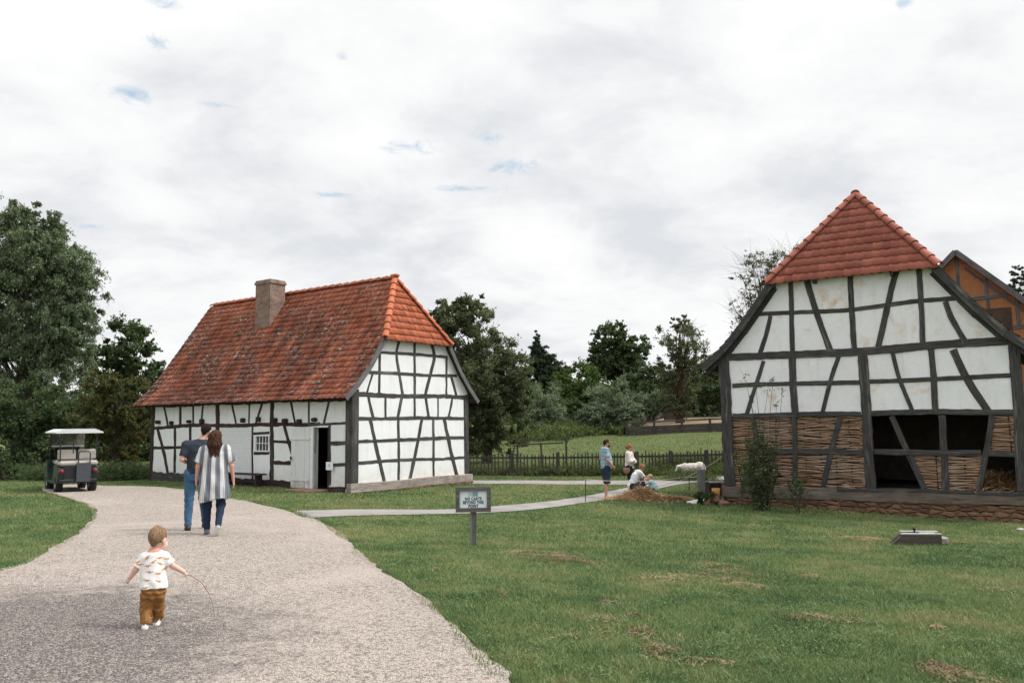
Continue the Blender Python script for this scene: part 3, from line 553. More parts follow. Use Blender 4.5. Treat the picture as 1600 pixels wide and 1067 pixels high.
def capline(a,b,rad,step,mb):
    """overlapping half-round tiles from the upper end a down to b"""
    a=np.array(a,float);b=np.array(b,float); L=np.linalg.norm(b-a); d=(b-a)/L; n=max(1,round(L/step)); st=L/n
    up=np.array([0,0,1.]); sx=np.cross(d,up); sx/=np.linalg.norm(sx); up=np.cross(sx,d)
    for i in range(n):
        p0=a+d*(i*st); p1=a+d*((i+1)*st+.05); K=8
        vs=[]
        for p,rr_,hh_ in((p0,rad*.86,0),(p1,rad*1.10,.022),(p1,rad*.92,.01)):
            for k in range(K+1):
                an=PI*k/K*1.1-PI*.05; vs.append(p+sx*math.cos(an)*rr_+up*(math.sin(an)*rr_*.85+hh_-.015))
        fs=[];uvs=[]
        for q in range(2):
            for k in range(K): fs.append((q*(K+1)+k,q*(K+1)+k+1,(q+1)*(K+1)+k+1,(q+1)*(K+1)+k)); uvs.append([(i*st+20,k*.03),(i*st+20,k*.03+.03),(i*st+20+st,k*.03+.03),(i*st+20+st,k*.03)])
        mb.add(vs,fs,uvs,False)

# ---- cottage
Z0=-.32
H_=thing('timber_framed_house','long white half-timbered cottage with mossy red tiled roof and brick chimney','house',(HC[0],HC[1],0),HA)
WH,LH=5.6,10.6
fF=lambda s,z,o:(-o,s,z)            # front wall: plane x=0 facing -x
fG=lambda s,z,o:(s,-o,z)            # gable wall: plane y=0 facing -y
roofp=[(2.8,6.66),(.60,3.56),(.05,2.95),(-.42,2.52)]     # ridge -> front eave
HE=4.42; xi=2.8-(6.66-HE)/((6.66-3.56)/2.2)              # hip eave height and where it cuts the slope
mb=MB(); wallgrid(mb,fF,0.,LH,Z0+.05,2.62,[(1.02,1.66,Z0,1.64),(3.86,4.52,.89,1.38)],.16); mb.build('front_wall',M['plaster'],H_)
mb=MB(); gp=[(.162,Z0+.05),(WH,Z0+.05),(WH,2.8),(5.1,3.45),(WH-xi-.03,HE+.06),(xi+.03,HE+.06),(.5,3.38),(.162,3.0)]
mb.prism(gp,(-.16,0),fG); mb.build('gable_wall',M['plaster'],H_)
mb=MB(); wallgrid(mb,lambda s,z,o:(WH+o,s,z),.17,LH,Z0,2.62,[],.16)
mb.prism([(.0,Z0),(WH,Z0),(WH,2.7),(2.8,6.45),(0,2.7)],(-.16,0),lambda s,z,o:(s,LH+o+.165,z)); mb.build('rear_wall',M['plaster'],H_)
mb=MB(); mb.prism([(.2,Z0+.03),(WH-.2,Z0+.03),(WH-.2,Z0+.05),(.2,Z0+.05)],(-LH+.2,-.2),fG); mb.prism([(.2,2.3),(WH-.2,2.3),(WH-.2,2.36),(.2,2.36)],(-LH+.2,-.2),fG)
mb.box((2.2,3.,1.),(.08,5.6,2.5)); mb.box((2.2,2.,.3),(.5,.7,1.1)); mb.build('interior',M['interior'],H_)
for pts,wd in HG:
    if pts[-1][1]<0: pts=pts[:-1]+[(pts[-1][0],-.1)]
    if kindof(pts)=='rail' and 5.2<pts[-1][0]: pts=pts[:-1]+[(5.46,pts[-1][1])]
    timber(pts,wd,fG).build(kindof(pts),M['timber'],H_)
for pts,wd in HF: timber(pts,wd,fF).build(kindof(pts),M['timber_brown'] if pts[0][0]>2.7 else M['timber'],H_)
timber([(10.66,Z0),(10.62,2.55)],.25,fF,.02,.18).build('corner_post',M['timber_brown'],H_)
mb=MB(); mb.beam((.10,.10,Z0+.12),(.10,.10,2.78),.30,.30,.02); mb.build('corner_post',M['timber'],H_)
mb=MB(); mb.beam((5.53,.08,-.05),(5.50,.08,2.62),.24,.24,.02); mb.build('corner_post',M['timber'],H_)
timber([(5.45,2.66),(5.62,2.66)],.16,fG,.03).build('rail',M['timber'],H_)
timber([(10.55,-.12),(8.0,-.12)],.42,fF,.03,.1).build('sill_beam',M['timber'],H_)
timber([(8.0,-.17),(2.66,-.17)],.31,fF,.012,.1).build('sill_beam',M['timber_brown'],H_)
timber([(1.0,-.24),(.26,-.24)],.2,fF,.03,.1).build('sill_beam',M['timber_brown'],H_)
timber([(-.10,-.18),(2.8,-.18),(5.78,-.20)],.32,fG,.075,.1,.03).build('sill_beam',M['sill'],H_)
timber([(.2,2.52),(10.7,2.52)],.19,fF,.03).build('wall_plate',M['timber_brown'],H_)
r=np.random.default_rng(4)
for s,z in HB:
    mb=MB(); mb.box((-.06,s,z-.01),(.15,r.uniform(.12,.2),r.uniform(.10,.17)),M=rotZ(r.normal(0,.15)),bev=.03); mb.build('joist_end',M['timber_brown'],H_)
# stone plinth under the gable, brick-painted panel, window, door
mb=MB(); mb.box((2.82,-.06,-.53),(5.75,.2,.44),wall=True); mb.box((-.05,.6,-.5),(.2,1.3,.4),wall=True); mb.box((-.02,6.6,-.5),(.12,7.9,.42),wall=True); mb.build('plinth',M['stone'],H_)
t=pmat('painted_brick',.85,.15); uv=t.tc.outputs['UV']
br=t.n('ShaderNodeTexBrick',{'Vector':t.vm('ADD',uv,t.vm('MULTIPLY',t.n('ShaderNodeTexNoise',{'Vector':uv,'Scale':3.}).outputs[1],(.0,.05,0))),'Scale':1.,'Mortar Size':.011,'Mortar Smooth':.6,'Brick Width':.24,'Row Height':.082})
col(t,t.mix(t.map(t.noise(uv,5,5,.6),.4,.75,0,.35),(.74,.755,.765),(.60,.61,.62))); bump(t,t.math('MULTIPLY',br.outputs[1],-1),.9,.02); M['painted_brick']=t.mt
mb=MB(); mb.prism([(4.75,-.05),(6.44,-.05),(6.44,1.66),(4.75,1.66)],(-.02,.012),fF); mb.build('painted_brick_panel',M['painted_brick'],H_)
def window(parent,s0,s1,z0,z1,nx,nz,f):
    mb=MB(); w_=.042
    for a in ([(s0,z0),(s1,z0),(s1,z0+w_),(s0,z0+w_)],[(s0,z1-w_),(s1,z1-w_),(s1,z1),(s0,z1)],[(s0,z0+w_),(s0+w_,z0+w_),(s0+w_,z1-w_),(s0,z1-w_)],[(s1-w_,z0+w_),(s1,z0+w_),(s1,z1-w_),(s1-w_,z1-w_)]): mb.prism(a,(-.06,.018),f)
    fr=mb.build('window',M['white_paint'],parent); b=MB(); q=.0105
    for i in range(1,nx): x=s0+w_+(s1-s0-2*w_)*i/nx; b.prism([(x-q,z0+w_),(x+q,z0+w_),(x+q,z1-w_),(x-q,z1-w_)],(-.035,.0),f)
    for i in range(1,nz): z=z0+w_+(z1-z0-2*w_)*i/nz; b.prism([(s0+w_,z-q),(s1-w_,z-q),(s1-w_,z+q),(s0+w_,z+q)],(-.037,.002),f)
    b.build('glazing_bars',M['white_paint'],fr); g_=MB(); g_.prism([(s0+w_,z0+w_),(s1-w_,z0+w_),(s1-w_,z1-w_),(s0+w_,z1-w_)],(-.05,-.042),f); g_.build('pane',M['glass_dark'],fr); return fr
window(H_,3.83,4.55,.86,1.41,4,2,fF)
# door leaf swung open against the wall: boards with two ledges
t=pmat('door_paint',.6,.3); ob=t.tc.outputs['Object']; zz_=t.n('ShaderNodeSeparateXYZ',{0:ob}).outputs[2]
cc=t.mix(t.map(t.noise(t.scale(ob,(8,8,1.2)),1.5,5,.7),.5,.75,0,.5),(.66,.67,.665),(.48,.47,.45)); cc=t.mix(t.math('MULTIPLY',t.map(zz_,-.2,.1,.8,0),t.map(t.noise(ob,9,4),.4,.6)),cc,(.32,.27,.22)); col(t,cc); bump(t,t.noise(t.scale(ob,(20,20,2)),1.5,4),.25,.01)
mb=MB(); 
for k in range(4):
    a=1.80+.218*k; mb.prism([(a,-.23),(a+.213,-.23),(a+.213,1.64),(a,1.64)],(.03,.062+.003*(k%2)),fF)
for z in (1.26,-.02): mb.prism([(1.80,z),(2.672,z),(2.672,z+.055),(1.80,z+.055)],(.065,.085),fF)
dr=mb.build('door',t.mt,H_); mb=MB(); mb.box((-.11,2.62,.68),(.05,.04,.12),bev=.01); mb.build('door_latch',M['iron'],dr)
mb=MB(); mb.prism([(1.66,-.24),(1.79,-.24),(1.79,1.66),(1.66,1.66)],(-.1,.055),fF); mb.build('door_frame',M['white_paint'],H_)
mb=MB(); mb.prism([(.98,Z0),(1.02,Z0),(1.02,1.66),(.98,1.66)],(-.1,.03),fF); mb.build('door_frame',M['timber_brown'],H_)
mb=MB(); mb.box((-.38,1.55,-.30),(.62,1.25,.14),bev=.02); o_=mb.build('doorstep',plain('step_stone',(.25,.16,.12),.9,.25,5,.3),H_)
# notice
nt=MB(); nt.box((-.09,.86,.475),(.012,.27,.24),M=rotZ(.12)); o_=nt.build('notice',plain('paper',(.78,.80,.84),.6,.03,4,0),H_)
nt=MB(); 
for k in range(3): nt.box((-.0985-.0015,.86,.52-.03*k),(.004,.1-.02*k,.012),M=rotZ(.12))
nt.build('notice_print',plain('print',(.25,.3,.42),.6,.05,4,0),o_)
# roof
yv0,yv1=-.20,11.32
Ls=np.cumsum([0]+[math.dist(roofp[i],roofp[i+1]) for i in range(3)]); vh=math.hypot(2.8-xi,6.66-HE); setb=.92
def y0front(v): return yv0+ (setb+.2)*max(0,1-v/vh)*1. if v<vh else yv0
rf=tiles(roofp,y0front,lambda v:yv1,lambda x,y,z:(x,y,z),.235,.243,M['tile_old'],'roof',H_,1)
tiles(roofp,y0front,lambda v:yv1,lambda x,y,z:(WH-x,y,z),.235,.243,M['tile_old'],'roof',H_,2)
# half hip (profile in y,z, extent in x)
hp=[(setb,6.66),(yv0,HE-.02)]; hl=math.dist(*hp); 
slx=lambda v:(2.8-xi+.07)*v/hl
tiles(hp,lambda v:2.8-slx(v),lambda v:2.8+slx(v),lambda x,y,z:(y,x,z),.235,.262,M['tile_new'],'hip_roof',H_,3)
# soffit/underside slabs so the roof is solid
mb=MB()
for sg in (0,1):
    X=lambda x:x if sg==0 else WH-x
    for (a,b) in zip(roofp[:-1],roofp[1:]):
        if a[0]==2.8:
            a1=(xi,HE); mb.add([(X(2.8),setb,6.64),(X(xi),yv0+.02,HE-.02),(X(xi),yv1-.02,HE-.02),(X(2.8),yv1-.02,6.64)],[(0,1,2,3)]); a=a1
        mb.add([(X(a[0]),yv0+.02,a[1]-.02),(X(b[0]),yv0+.02,b[1]-.02),(X(b[0]),yv1-.02,b[1]-.02),(X(a[0]),yv1-.02,a[1]-.02)],[(0,1,2,3)])
        mb.add([(X(a[0]),yv0+.02,a[1]-.09),(X(b[0]),yv0+.02,b[1]-.07),(X(b[0]),yv1-.02,b[1]-.07),(X(a[0]),yv1-.02,a[1]-.09)],[(0,1,2,3)])
mb.add([(2.8,setb-.02,6.62),(xi,yv0+.02,HE-.05),(WH-xi,yv0+.02,HE-.05)],[(0,1,2)])
mb.build('roof_boarding',M['timber_brown'],H_)
mb=MB(); capline((2.8,yv1,6.69),(2.8,setb,6.69),.11,.38,mb); mb.build('ridge_tiles',M['tile_old'],H_)
mb=MB()
for sx in (-1,1): capline((2.8,setb,6.70),(2.8+sx*(2.8-xi+.03),yv0-.02,HE+.04),.105,.34,mb)
mb.box((2.8,setb,6.76),(.2,.3,.1),bev=.03); mb.build('hip_tiles',M['tile_new'],H_)
for y_ in (yv0+.02,yv1-.03):
    for sg in (0,1):
        mb=MB()
        X=lambda x:x if sg==0 else WH-x
        pr=[(2.8,6.58)]+[(p[0],p[1]-.05) for p in roofp[1:]] if y_>5 else [(xi,HE-.03)]+[(p[0],p[1]-.05) for p in roofp[1:]]
        for a,b in zip(pr[:-1],pr[1:]): mb.beam((X(a[0]),y_,a[1]),(X(b[0]),y_,b[1]),.04,.15)
        mb.build('verge_board',M['greywood'],H_)
# rafter feet along the eave
mb=MB()
for k in range(24):
    y_=.15+k*.47; mb.beam((.15,y_,2.92),(-.36,y_,2.50),.09,.09)
mb.build('rafter_ends',M['timber_brown'],H_)
# chimney
mb=MB(); cy,cx=6.72,2.18; mb.box((cx,cy,6.1),(.68,.86,1.9),wall=True); ch=mb.build('chimney',M['chimney'],rf)
mb=MB(); mb.box((cx,cy,7.02),(.76,.94,.10),bev=.01,wall=True); mb.box((cx,cy,7.10),(.70,.88,.07),bev=.01,wall=True); mb.build('chimney_cap',M['chimney'],rf)

# ---- bench, by the painted brick
def wp(c,Rm,x,y,z=0): q=Rm@np.array([x,y,0])+c; return (q[0],q[1],z)
g_=wp(HC,hR,-.35,4.7); zb=h(*g_[:2])
b_=thing('bench','low dark plank bench against the cottage wall under the small window','bench',(g_[0],g_[1],zb),HA)
mb=MB(); mb.box((0,0,.40),(.30,2.1,.05),bev=.008); mb.build('seat',M['timber_brown'],b_)
for yy in (-.8,.8): mb=MB(); mb.box((0,yy,.19),(.26,.07,.375)); mb.build('leg',M['timber_brown'],b_)
mb=MB(); mb.box((0,0,.17),(.05,1.53,.07)); mb.build('stretcher',M['timber_brown'],b_)

# ---- barn
B_=thing('timber_framed_barn','half-timbered barn with white plaster above woven wattle panels and red half-hipped roof','barn',(BC[0],BC[1],0),BA)
fB=lambda s,z,o:(-o,-s,z); WB=7.62; LB=9.5
bp=[(3.81,8.43),(.72,4.49),(.2,3.90),(-.47,3.36)]; HEB=5.72; xb=3.81-(8.43-HEB)/((8.43-4.49)/(3.81-.72)); sb=1.75
def clipx(poly,x0,x1,f,th,mb): mb.prism(poly,(-th,0),f)
mb=MB(); mb.prism([(.1,1.84),(7.6,1.84),(7.6,3.75),(7.05,4.35),(WB-xb,HEB+.06),(xb,HEB+.06),(.57,4.35),(.1,3.8)],(-.14,0),fB); mb.build('gable_wall',M['plaster_barn'],B_)
for pts,wd in BG: timber(pts,wd,fB,out=.02,inn=.09,jit=.06).build(kindof(pts),M['timber'],B_)
timber([(7.58,3.62),(7.56,1.5),(7.53,-.1)],.30,fB,.035,.22,.05).build('corner_post',M['timber'],B_)
timber([(.16,3.62),(.18,1.5),(.20,-.2)],.37,fB,.035,.22,.05).build('corner_post',M['timber'],B_)
timber([(-.02,-.38),(2.,-.36),(4.2,-.33),(7.74,-.30)],.37,fB,.06,.25,.05).build('sill_beam',M['sill_barn'],B_)
timber([(3.2,-.20),(7.6,-.16)],.10,fB,.075,.2,.12).build('sill_beam',M['timber'],B_)
mb=MB(); mb.box((.05,-3.85,-.72),(.2,7.8,.50),wall=True); mb.box((4.6,.0,-.6),(9.,.2,.9),wall=True); mb.box((4.6,-7.62,-.75),(9.,.2,.7),wall=True); mb.build('plinth',M['stone'],B_)
# other walls, floor
mb=MB(); 
for yy in (-.06,-7.5): mb.box((LB/2+.15,yy,1.65),(LB-.1,.12,3.9))
mb.box((LB,-3.8,2.6),(.12,7.4,6.0)); mb.box((LB/2,-3.8,-.24),(LB-.2,7.3,.06)); mb.box((LB/2+.2,-3.8,1.9),(LB-.5,7.3,.08)); mb.box((3.,-3.8,.9),(.1,7.3,2.)); mb.build('side_wall',M['interior'],B_)
# wattle: withies woven round upright stakes
r=np.random.default_rng(11)
def spans(poly,z):
    xs_=[]; n=len(poly)
    for i in range(n):
        (x1,z1),(x2,z2)=poly[i],poly[(i+1)%n]
        if (z1>z)!=(z2>z): xs_.append(x1+(x2-x1)*(z-z1)/(z2-z1))
    return (min(xs_),max(xs_)) if len(xs_)>1 else None
WP=[]
for ci,poly in enumerate(WT):
    V=[];F=[];nv=0;UV=[]
    z=min(p[1] for p in poly)+.02; top=max(p[1] for p in poly); par=0; pit=.42 if ci else .40
    while z<top:
        hgt=r.uniform(.023,.044); sp=spans(poly,z)
        if sp:
            a,b=sp; x=a-.03
            while x<b:
                ln=r.uniform(.9,2.2); e=min(x+ln,b+.03); n=max(4,int((e-x)/.045)); q=np.linspace(x,e,n); ph=r.normal(0,.12)
                dep=-.018+.026*np.cos(PI*(q/pit+par+ph)); zz_=z+r.normal(0,.006)+.014*np.sin(q*5+r.uniform(0,6))+.008*r.normal(0,1,n).cumsum()*.25
                hh_=hgt/2*(.8+.25*r.random())*np.clip(np.minimum(np.arange(n)+1,n-np.arange(n))/2.,.4,1)
                for j in range(n):
                    for (dz,do) in ((-hh_[j],-.012),(-hh_[j]*.6,.008),(hh_[j]*.6,.008),(hh_[j],-.012)): V.append(fB(q[j],zz_[j]+dz,dep[j]+do-.02)); 
                for j in range(n-1):
                    for k in range(3):
                        F.append((nv+j*4+k,nv+j*4+k+1,nv+(j+1)*4+k+1,nv+(j+1)*4+k)); u0,u1=q[j],q[j+1]; UV+=[(u0,z+k*.01),(u0,z+k*.01+.01),(u1,z+k*.01+.01),(u1,z+k*.01)]
                nv+=n*4; x=e+r.uniform(-.12,.01)
        z+=hgt*.93; par^=1
    WP.append((V,F,UV))
t=pmat('wattle',.85,.2); gi=t.n('ShaderNodeNewGeometry').outputs['Random Per Island']; uv=t.tc.outputs['UV']
cc=t.mix(gi,(.24,.135,.084),(.48,.32,.215)); cc=t.mix(t.map(t.noise(t.scale(uv,(3,40,1)),1.,5,.7),.4,.7,0,.6),cc,(.13,.085,.06)); cc=t.mix(t.map(t.noise(t.tc.outputs['Object'],1.1,3),.45,.65,0,.5),cc,(.40,.31,.25)); col(t,cc); bump(t,t.noise(t.scale(uv,(4,80,1)),1.,4),.4,.006)
M['wattle']=t.mt
for V,F,UV in WP: npmesh('wattle_panel',np.array(V),np.array(F),t.mt,B_,False,UV)
mb=MB(); 
for ci,poly in enumerate(WT):
    xa=min(p[0] for p in poly); xb_=max(p[0] for p in poly); za=min(p[1] for p in poly); zb_=max(p[1] for p in poly); pit=.42 if ci else .40
    x=math.ceil((xa/pit)*2)/2*pit
    while x<xb_:
        if spans(poly,(za+zb_)/2) and spans(poly,(za+zb_)/2)[0]<x<spans(poly,(za+zb_)/2)[1]: MB().tube([fB(x,za,-.035),fB(x+r.normal(0,.02),zb_,-.035)],.018,6).build('stake',M['timber_brown'],B_)
        x+=pit/1
mb=MB()
for poly in WT: MB().prism([(p[0],p[1]) for p in poly],(-.105,-.095),fB).build('daub_backing',M['interior'],B_)
# barn roof
yb0=-.22
Lb=math.hypot(3.81-xb,8.43-HEB)
def x0b(v): return yb0+(sb+.22)*max(0,1-v/Lb) if v<Lb else yb0
tiles(bp,x0b,lambda v:LB+.3,lambda x,y,z:(y,-x,z),.24,.27,M['tile_barn'],'roof',B_,5)
tiles(bp,x0b,lambda v:LB+.3,lambda x,y,z:(y,-(WB-x),z),.24,.27,M['tile_barn'],'roof',B_,6)
hpb=[(sb,8.43),(yb0-.05,HEB-.06)]; hlb=math.dist(*hpb); slb=lambda v:(3.81-xb+.12)*v/hlb
tiles(hpb,lambda v:3.81-slb(v),lambda v:3.81+slb(v),lambda x,y,z:(x,-y,z),.232,.30,M['tile_barn'],'hip_roof',B_,7)
mb=MB()
for sg in (0,1):
    Y=lambda x:-x if sg==0 else -(WB-x)
    pr=[(xb,HEB-.03)]+bp[1:]
    mb.add([(sb,Y(3.81),8.40),(yb0+.02,Y(xb),HEB-.03),(LB+.28,Y(xb),HEB-.03),(LB+.28,Y(3.81),8.40)],[(0,1,2,3)])
    for a,b in zip(pr[:-1],pr[1:]):
        for dz in (.02,.10): mb.add([(yb0+.02,Y(a[0]),a[1]-dz),(yb0+.02,Y(b[0]),b[1]-dz),(LB+.28,Y(b[0]),b[1]-dz),(LB+.28,Y(a[0]),a[1]-dz)],[(0,1,2,3)])
mb.add([(sb-.03,-3.81,8.38),(yb0,-xb,HEB-.08),(yb0,-(WB-xb),HEB-.08)],[(0,1,2)])
mb.build('roof_boarding',M['timber'],B_)
for sg in (0,1):
    mb=MB(); Y=lambda x:-x if sg==0 else -(WB-x)
    pr=[(xb-.02,HEB-.10)]+[(p[0],p[1]-.10) for p in bp[1:]]
    for a,b in zip(pr[:-1],pr[1:]): mb.beam((yb0+.01,Y(a[0]),a[1]),(yb0+.01,Y(b[0]),b[1]),.05,.20); mb.beam((.05,Y(a[0]+.1),a[1]-.06),(.05,Y(b[0]+.1),b[1]-.08),.16,.16)
    mb.build('verge_board',M['timber'],B_)
mb=MB()
for sx in (-1,1): capline((sb,-3.81,8.47),(yb0-.06,-3.81-sx*(3.81-xb+.10),HEB),.115,.36,mb)
capline((LB+.3,-3.81,8.46),(sb,-3.81,8.46),.12,.4,mb); mb.build('hip_tiles',M['tile_barn'],B_)
mb=MB()
for yy,zz_ in ((-2.9,HEB-.12),(-4.9,HEB-.12),(-1.75,HEB-.12),(-5.9,HEB-.12)): MB().box((-.12,yy,zz_),(.25,.08,.08)).build('peg',M['timber'],B_)

# ---- orange brick building behind the barn
q=at(1494,396,31.); gzb=h(q[0],q[1])
K_=thing('brick_house','orange brick timber-framed gable with grey bargeboard rising behind the barn roof','house',(q[0],q[1],gzb),BA-.05)
apx=q[2]-gzb; hw=3.6; sl=1.0
fK=lambda s,z,o:(-o,-s,z)
mb=MB(); mb.prism([(-hw,0),(hw,0),(hw,apx-hw*sl),(0,apx-.08),(-hw,apx-hw*sl)],(-.2,0),fK); mb.box((4,hw-.1,(apx-hw*sl)/2),(7.6,.2,apx-hw*sl)); mb.box((4,-hw+.1,(apx-hw*sl)/2),(7.6,.2,apx-hw*sl)); mb.box((7.8,0,(apx-hw*sl)/2),(.2,2*hw,apx-hw*sl)); mb.build('wall',M['orange_brick'],K_)
mb=MB()
for sg in (-1,1): 
    a=np.array((-.25,0,apx+.12)); L_=hw+.4
    mb.add([(-.28,0,apx+.10),(-.28,sg*L_,apx+.10-L_*sl),(8.2,sg*L_,apx+.10-L_*sl),(8.2,0,apx+.10),(-.28,0,apx),(-.28,sg*L_,apx-L_*sl),(8.2,sg*L_,apx-L_*sl),(8.2,0,apx)],[(0,1,2,3),(4,5,6,7),(0,1,5,4),(1,2,6,5),(2,3,7,6),(0,3,7,4)])
mb.build('roof',M['tile_barn'],K_)
mb=MB()
for sg in (-1,1): mb.beam((-.31,0,apx+.02),(-.31,sg*(hw+.4),apx+.02-(hw+.4)*sl),.05,.2)
mb.build('bargeboard',M['greywood'],K_)
for pts,wd in [([(-2.9,apx-3.1),(2.9,apx-3.1)],.2),([(-1.6,apx-1.85),(1.6,apx-1.85)],.17),([(.0,apx-.2),(0,apx-3.)],.16),([(.95,apx-1.1),(.95,apx-3.)],.15),([(-.95,apx-1.1),(-.95,apx-3.)],.15),([(1.9,apx-2.),(1.9,apx-3.)],.15),([(.25,apx-.62),(2.9,apx-3.28)],.12),([(-3.5,apx-4.2),(3.5,apx-4.2)],.2),([(2.9,apx-3.2),(2.9,apx-4.2)],.15),([(.95,apx-3.2),(.95,apx-4.2)],.15)]:
    timber(pts,wd,fK).build(kindof(pts),M['greywood'],K_)

# ------------------------------------------------------------ trees and plants
M['leaf_willow']=leafmat('willow_leaf',(.080,.110,.058),(.165,.200,.120),(.28,.32,.23))
M['leaf_dark']=leafmat('dark_leaf',(.036,.056,.026),(.080,.110,.050),(.12,.15,.07))
M['leaf_brown']=leafmat('browning_leaf',(.040,.047,.016),(.095,.088,.030),(.17,.12,.045))
M['leaf_oak']=leafmat('oak_leaf',(.050,.068,.034),(.115,.135,.072),(.19,.19,.11))
M['leaf_silver']=leafmat('silver_shrub_leaf',(.11,.145,.085),(.21,.25,.165),(.34,.38,.28))
M['leaf_green']=leafmat('green_leaf',(.040,.078,.018),(.088,.135,.035),(.15,.18,.06))
M['needle']=leafmat('conifer_needles',(.022,.038,.022),(.050,.075,.040),(.065,.09,.048),tr=.08)
M['leaf_rust']=leafmat('thin_autumn_leaf',(.06,.062,.035),(.13,.115,.07),(.2,.14,.08))
M['weeds']=leafmat('weed_leaf',(.048,.075,.024),(.11,.135,.05),(.2,.18,.09))
M['bark']=timber_mat('bark',(.045,.037,.030),(.10,.085,.070),(.15,.13,.11),1.)
M['bark_red']=timber_mat('pine_bark',(.060,.034,.025),(.12,.075,.055),(.16,.11,.085),1.)
M['twig']=plain('twig',(.10,.085,.075),.9,.2,9,.2)
def leaves(Cn,Rn,per,size,asp,r,droop=0.,flat=.75,upb=.3,out=None):
    """diamond leaves gathered in clumps. Cn (k,3) centres, Rn (k,) radii"""
    n=len(Cn)*per; c=np.repeat(Cn,per,0); R_=np.repeat(Rn,per)
    K=max(4,per//22); td=r.normal(0,1,(len(Cn),K,3)); td/=np.linalg.norm(td,axis=2)[...,None]; td[...,2]=td[...,2]*flat+.12
    if out is not None: td+=out[:,None,:]*.35
    tl=r.uniform(.55,1.45,(len(Cn),K)); w_=r.integers(0,K,n); ci=np.repeat(np.arange(len(Cn)),per); d=td[ci,w_]; rad=r.uniform(0,1,n)**.6*tl[ci,w_]
    off=d*(rad*R_)[:,None]+r.normal(0,.13,(n,3))*R_[:,None]; off[:,2]-=droop*R_*rad**2*r.uniform(.5,1.3,n)
    p=c+off; nrm=d*.25+r.normal(0,.7,(n,3)); nrm[:,2]+=upb; nrm/=np.linalg.norm(nrm,axis=1)[:,None]
    a=np.cross(nrm,r.normal(0,1,(n,3))+np.array([0,0,-droop*3])); 
    if droop>0: a=np.cross(nrm,np.cross(np.array([0,0,-1.])+r.normal(0,.5,(n,3)),nrm))
    a/=np.linalg.norm(a,axis=1)[:,None]+1e-9; b=np.cross(nrm,a)
    if droop>0: a,b=a,b
    s=size*r.uniform(.6,1.4,n)[:,None]; q=s*asp
    V=np.stack([p-a*s*.5,p-b*q*.5+nrm*s*.08,p+a*s*.5,p+b*q*.5+nrm*s*.08],1).reshape(-1,3)
    F=np.arange(n*4).reshape(n,4); return V,F
def tree(name,label,cat,depth,tpx,blobs,mat,size=.14,asp=.55,tr=.22,bark='bark',seed=1,droop=0.,flat=.75,group='trees round the meadow',nbr=40,dens=1.,cr=.30,twigs=0,upb=.3,shell=.5,lean=0):
    """blobs: (px,py,rx,ry,clumps,leaves per clump) seen sizes of the crown's masses at that distance"""
    r=np.random.default_rng(seed); b0=at_col(tpx,depth); o=thing(name,label,cat,tuple(b0),0,group); k=depth/CF
    CC=[];RR=[];per=[];V=[];F=[];nv=0; blc=[]
    for bl in blobs:
        px,py,rx,ry,nc,pl=bl[:6]; nc=int(nc*1.7); dd=bl[6] if len(bl)>6 else 0.
        c=at(px,py,depth+dd)-b0; ax,az=rx*k,ry*k; ay=(ax+az)/2*.85
        d=r.normal(0,1,(nc,3)); d/=np.linalg.norm(d,axis=1)[:,None]; rad=shell+(1-shell)*r.uniform(0,1,nc)**.7
        rad*=1+.13*r.normal(0,1,nc)
        P=c+d*rad[:,None]*np.array([ax,ay,az]); rc=cr*.82*((ax*az)**.5)*r.uniform(.5,1.25,nc)
        v,f=leaves(P,rc,int(pl*dens),size*.80,asp,r,droop,flat,upb,d); 
        V.append(v); F.append(f+nv); nv+=len(v); CC.append(P); RR.append(rc); blc.append(c)
    V=np.concatenate(V); F=np.concatenate(F); lo=.02+r.uniform(0,.12,len(V)//4).repeat(4); V[:,2]=np.maximum(V[:,2],lo)
    CC=np.concatenate(CC); top=CC[:,2].max(); mb=MB()
    hx=np.average([c[0] for c in blc]); tp=[np.array((0,0,-.2))]
    main=[np.array((0,0,-.3)),np.array((hx*.15+lean,0,top*.25)),np.array((hx*.5+lean,.0,top*.55)),np.array((hx*.85,0.,top*.85))]
    mb.tube(main,[tr*1.15,tr*.85,tr*.55,tr*.18],9)
    sel=r.choice(len(CC),min(nbr,len(CC)),replace=False)
    for i in sel:
        e=CC[i]; s=min(.88,max(.12,e[2]/top*.65)); j=s*3; a=int(min(j,2)); fr=j-a; st=main[a]+(main[a+1]-main[a])*fr
        mid=(st+e)/2+r.normal(0,.05*np.linalg.norm(e-st),3)+np.array([0,0,.08*np.linalg.norm(e-st)]); rb=tr*.28*(1-s*.6)
        mb.tube([st,mid,e],[rb,rb*.6,rb*.2],5,cap=False)
        for _ in range(twigs):
            f=r.uniform(.4,1.); q=mid+(e-mid)*f; d=r.normal(0,1,3); d[2]=abs(d[2])*.8; d/=np.linalg.norm(d); L=np.linalg.norm(e-st)*r.uniform(.15,.4)
            mb.tube([q,q+d*L*.5+r.normal(0,.04,3),q+d*L],[rb*.25,rb*.18,rb*.06],3,cap=False)
    mb.build('trunk',M[bark],o,fix=False)
    npmesh('crown',V,F,M[mat],o); return o
BLD=[]
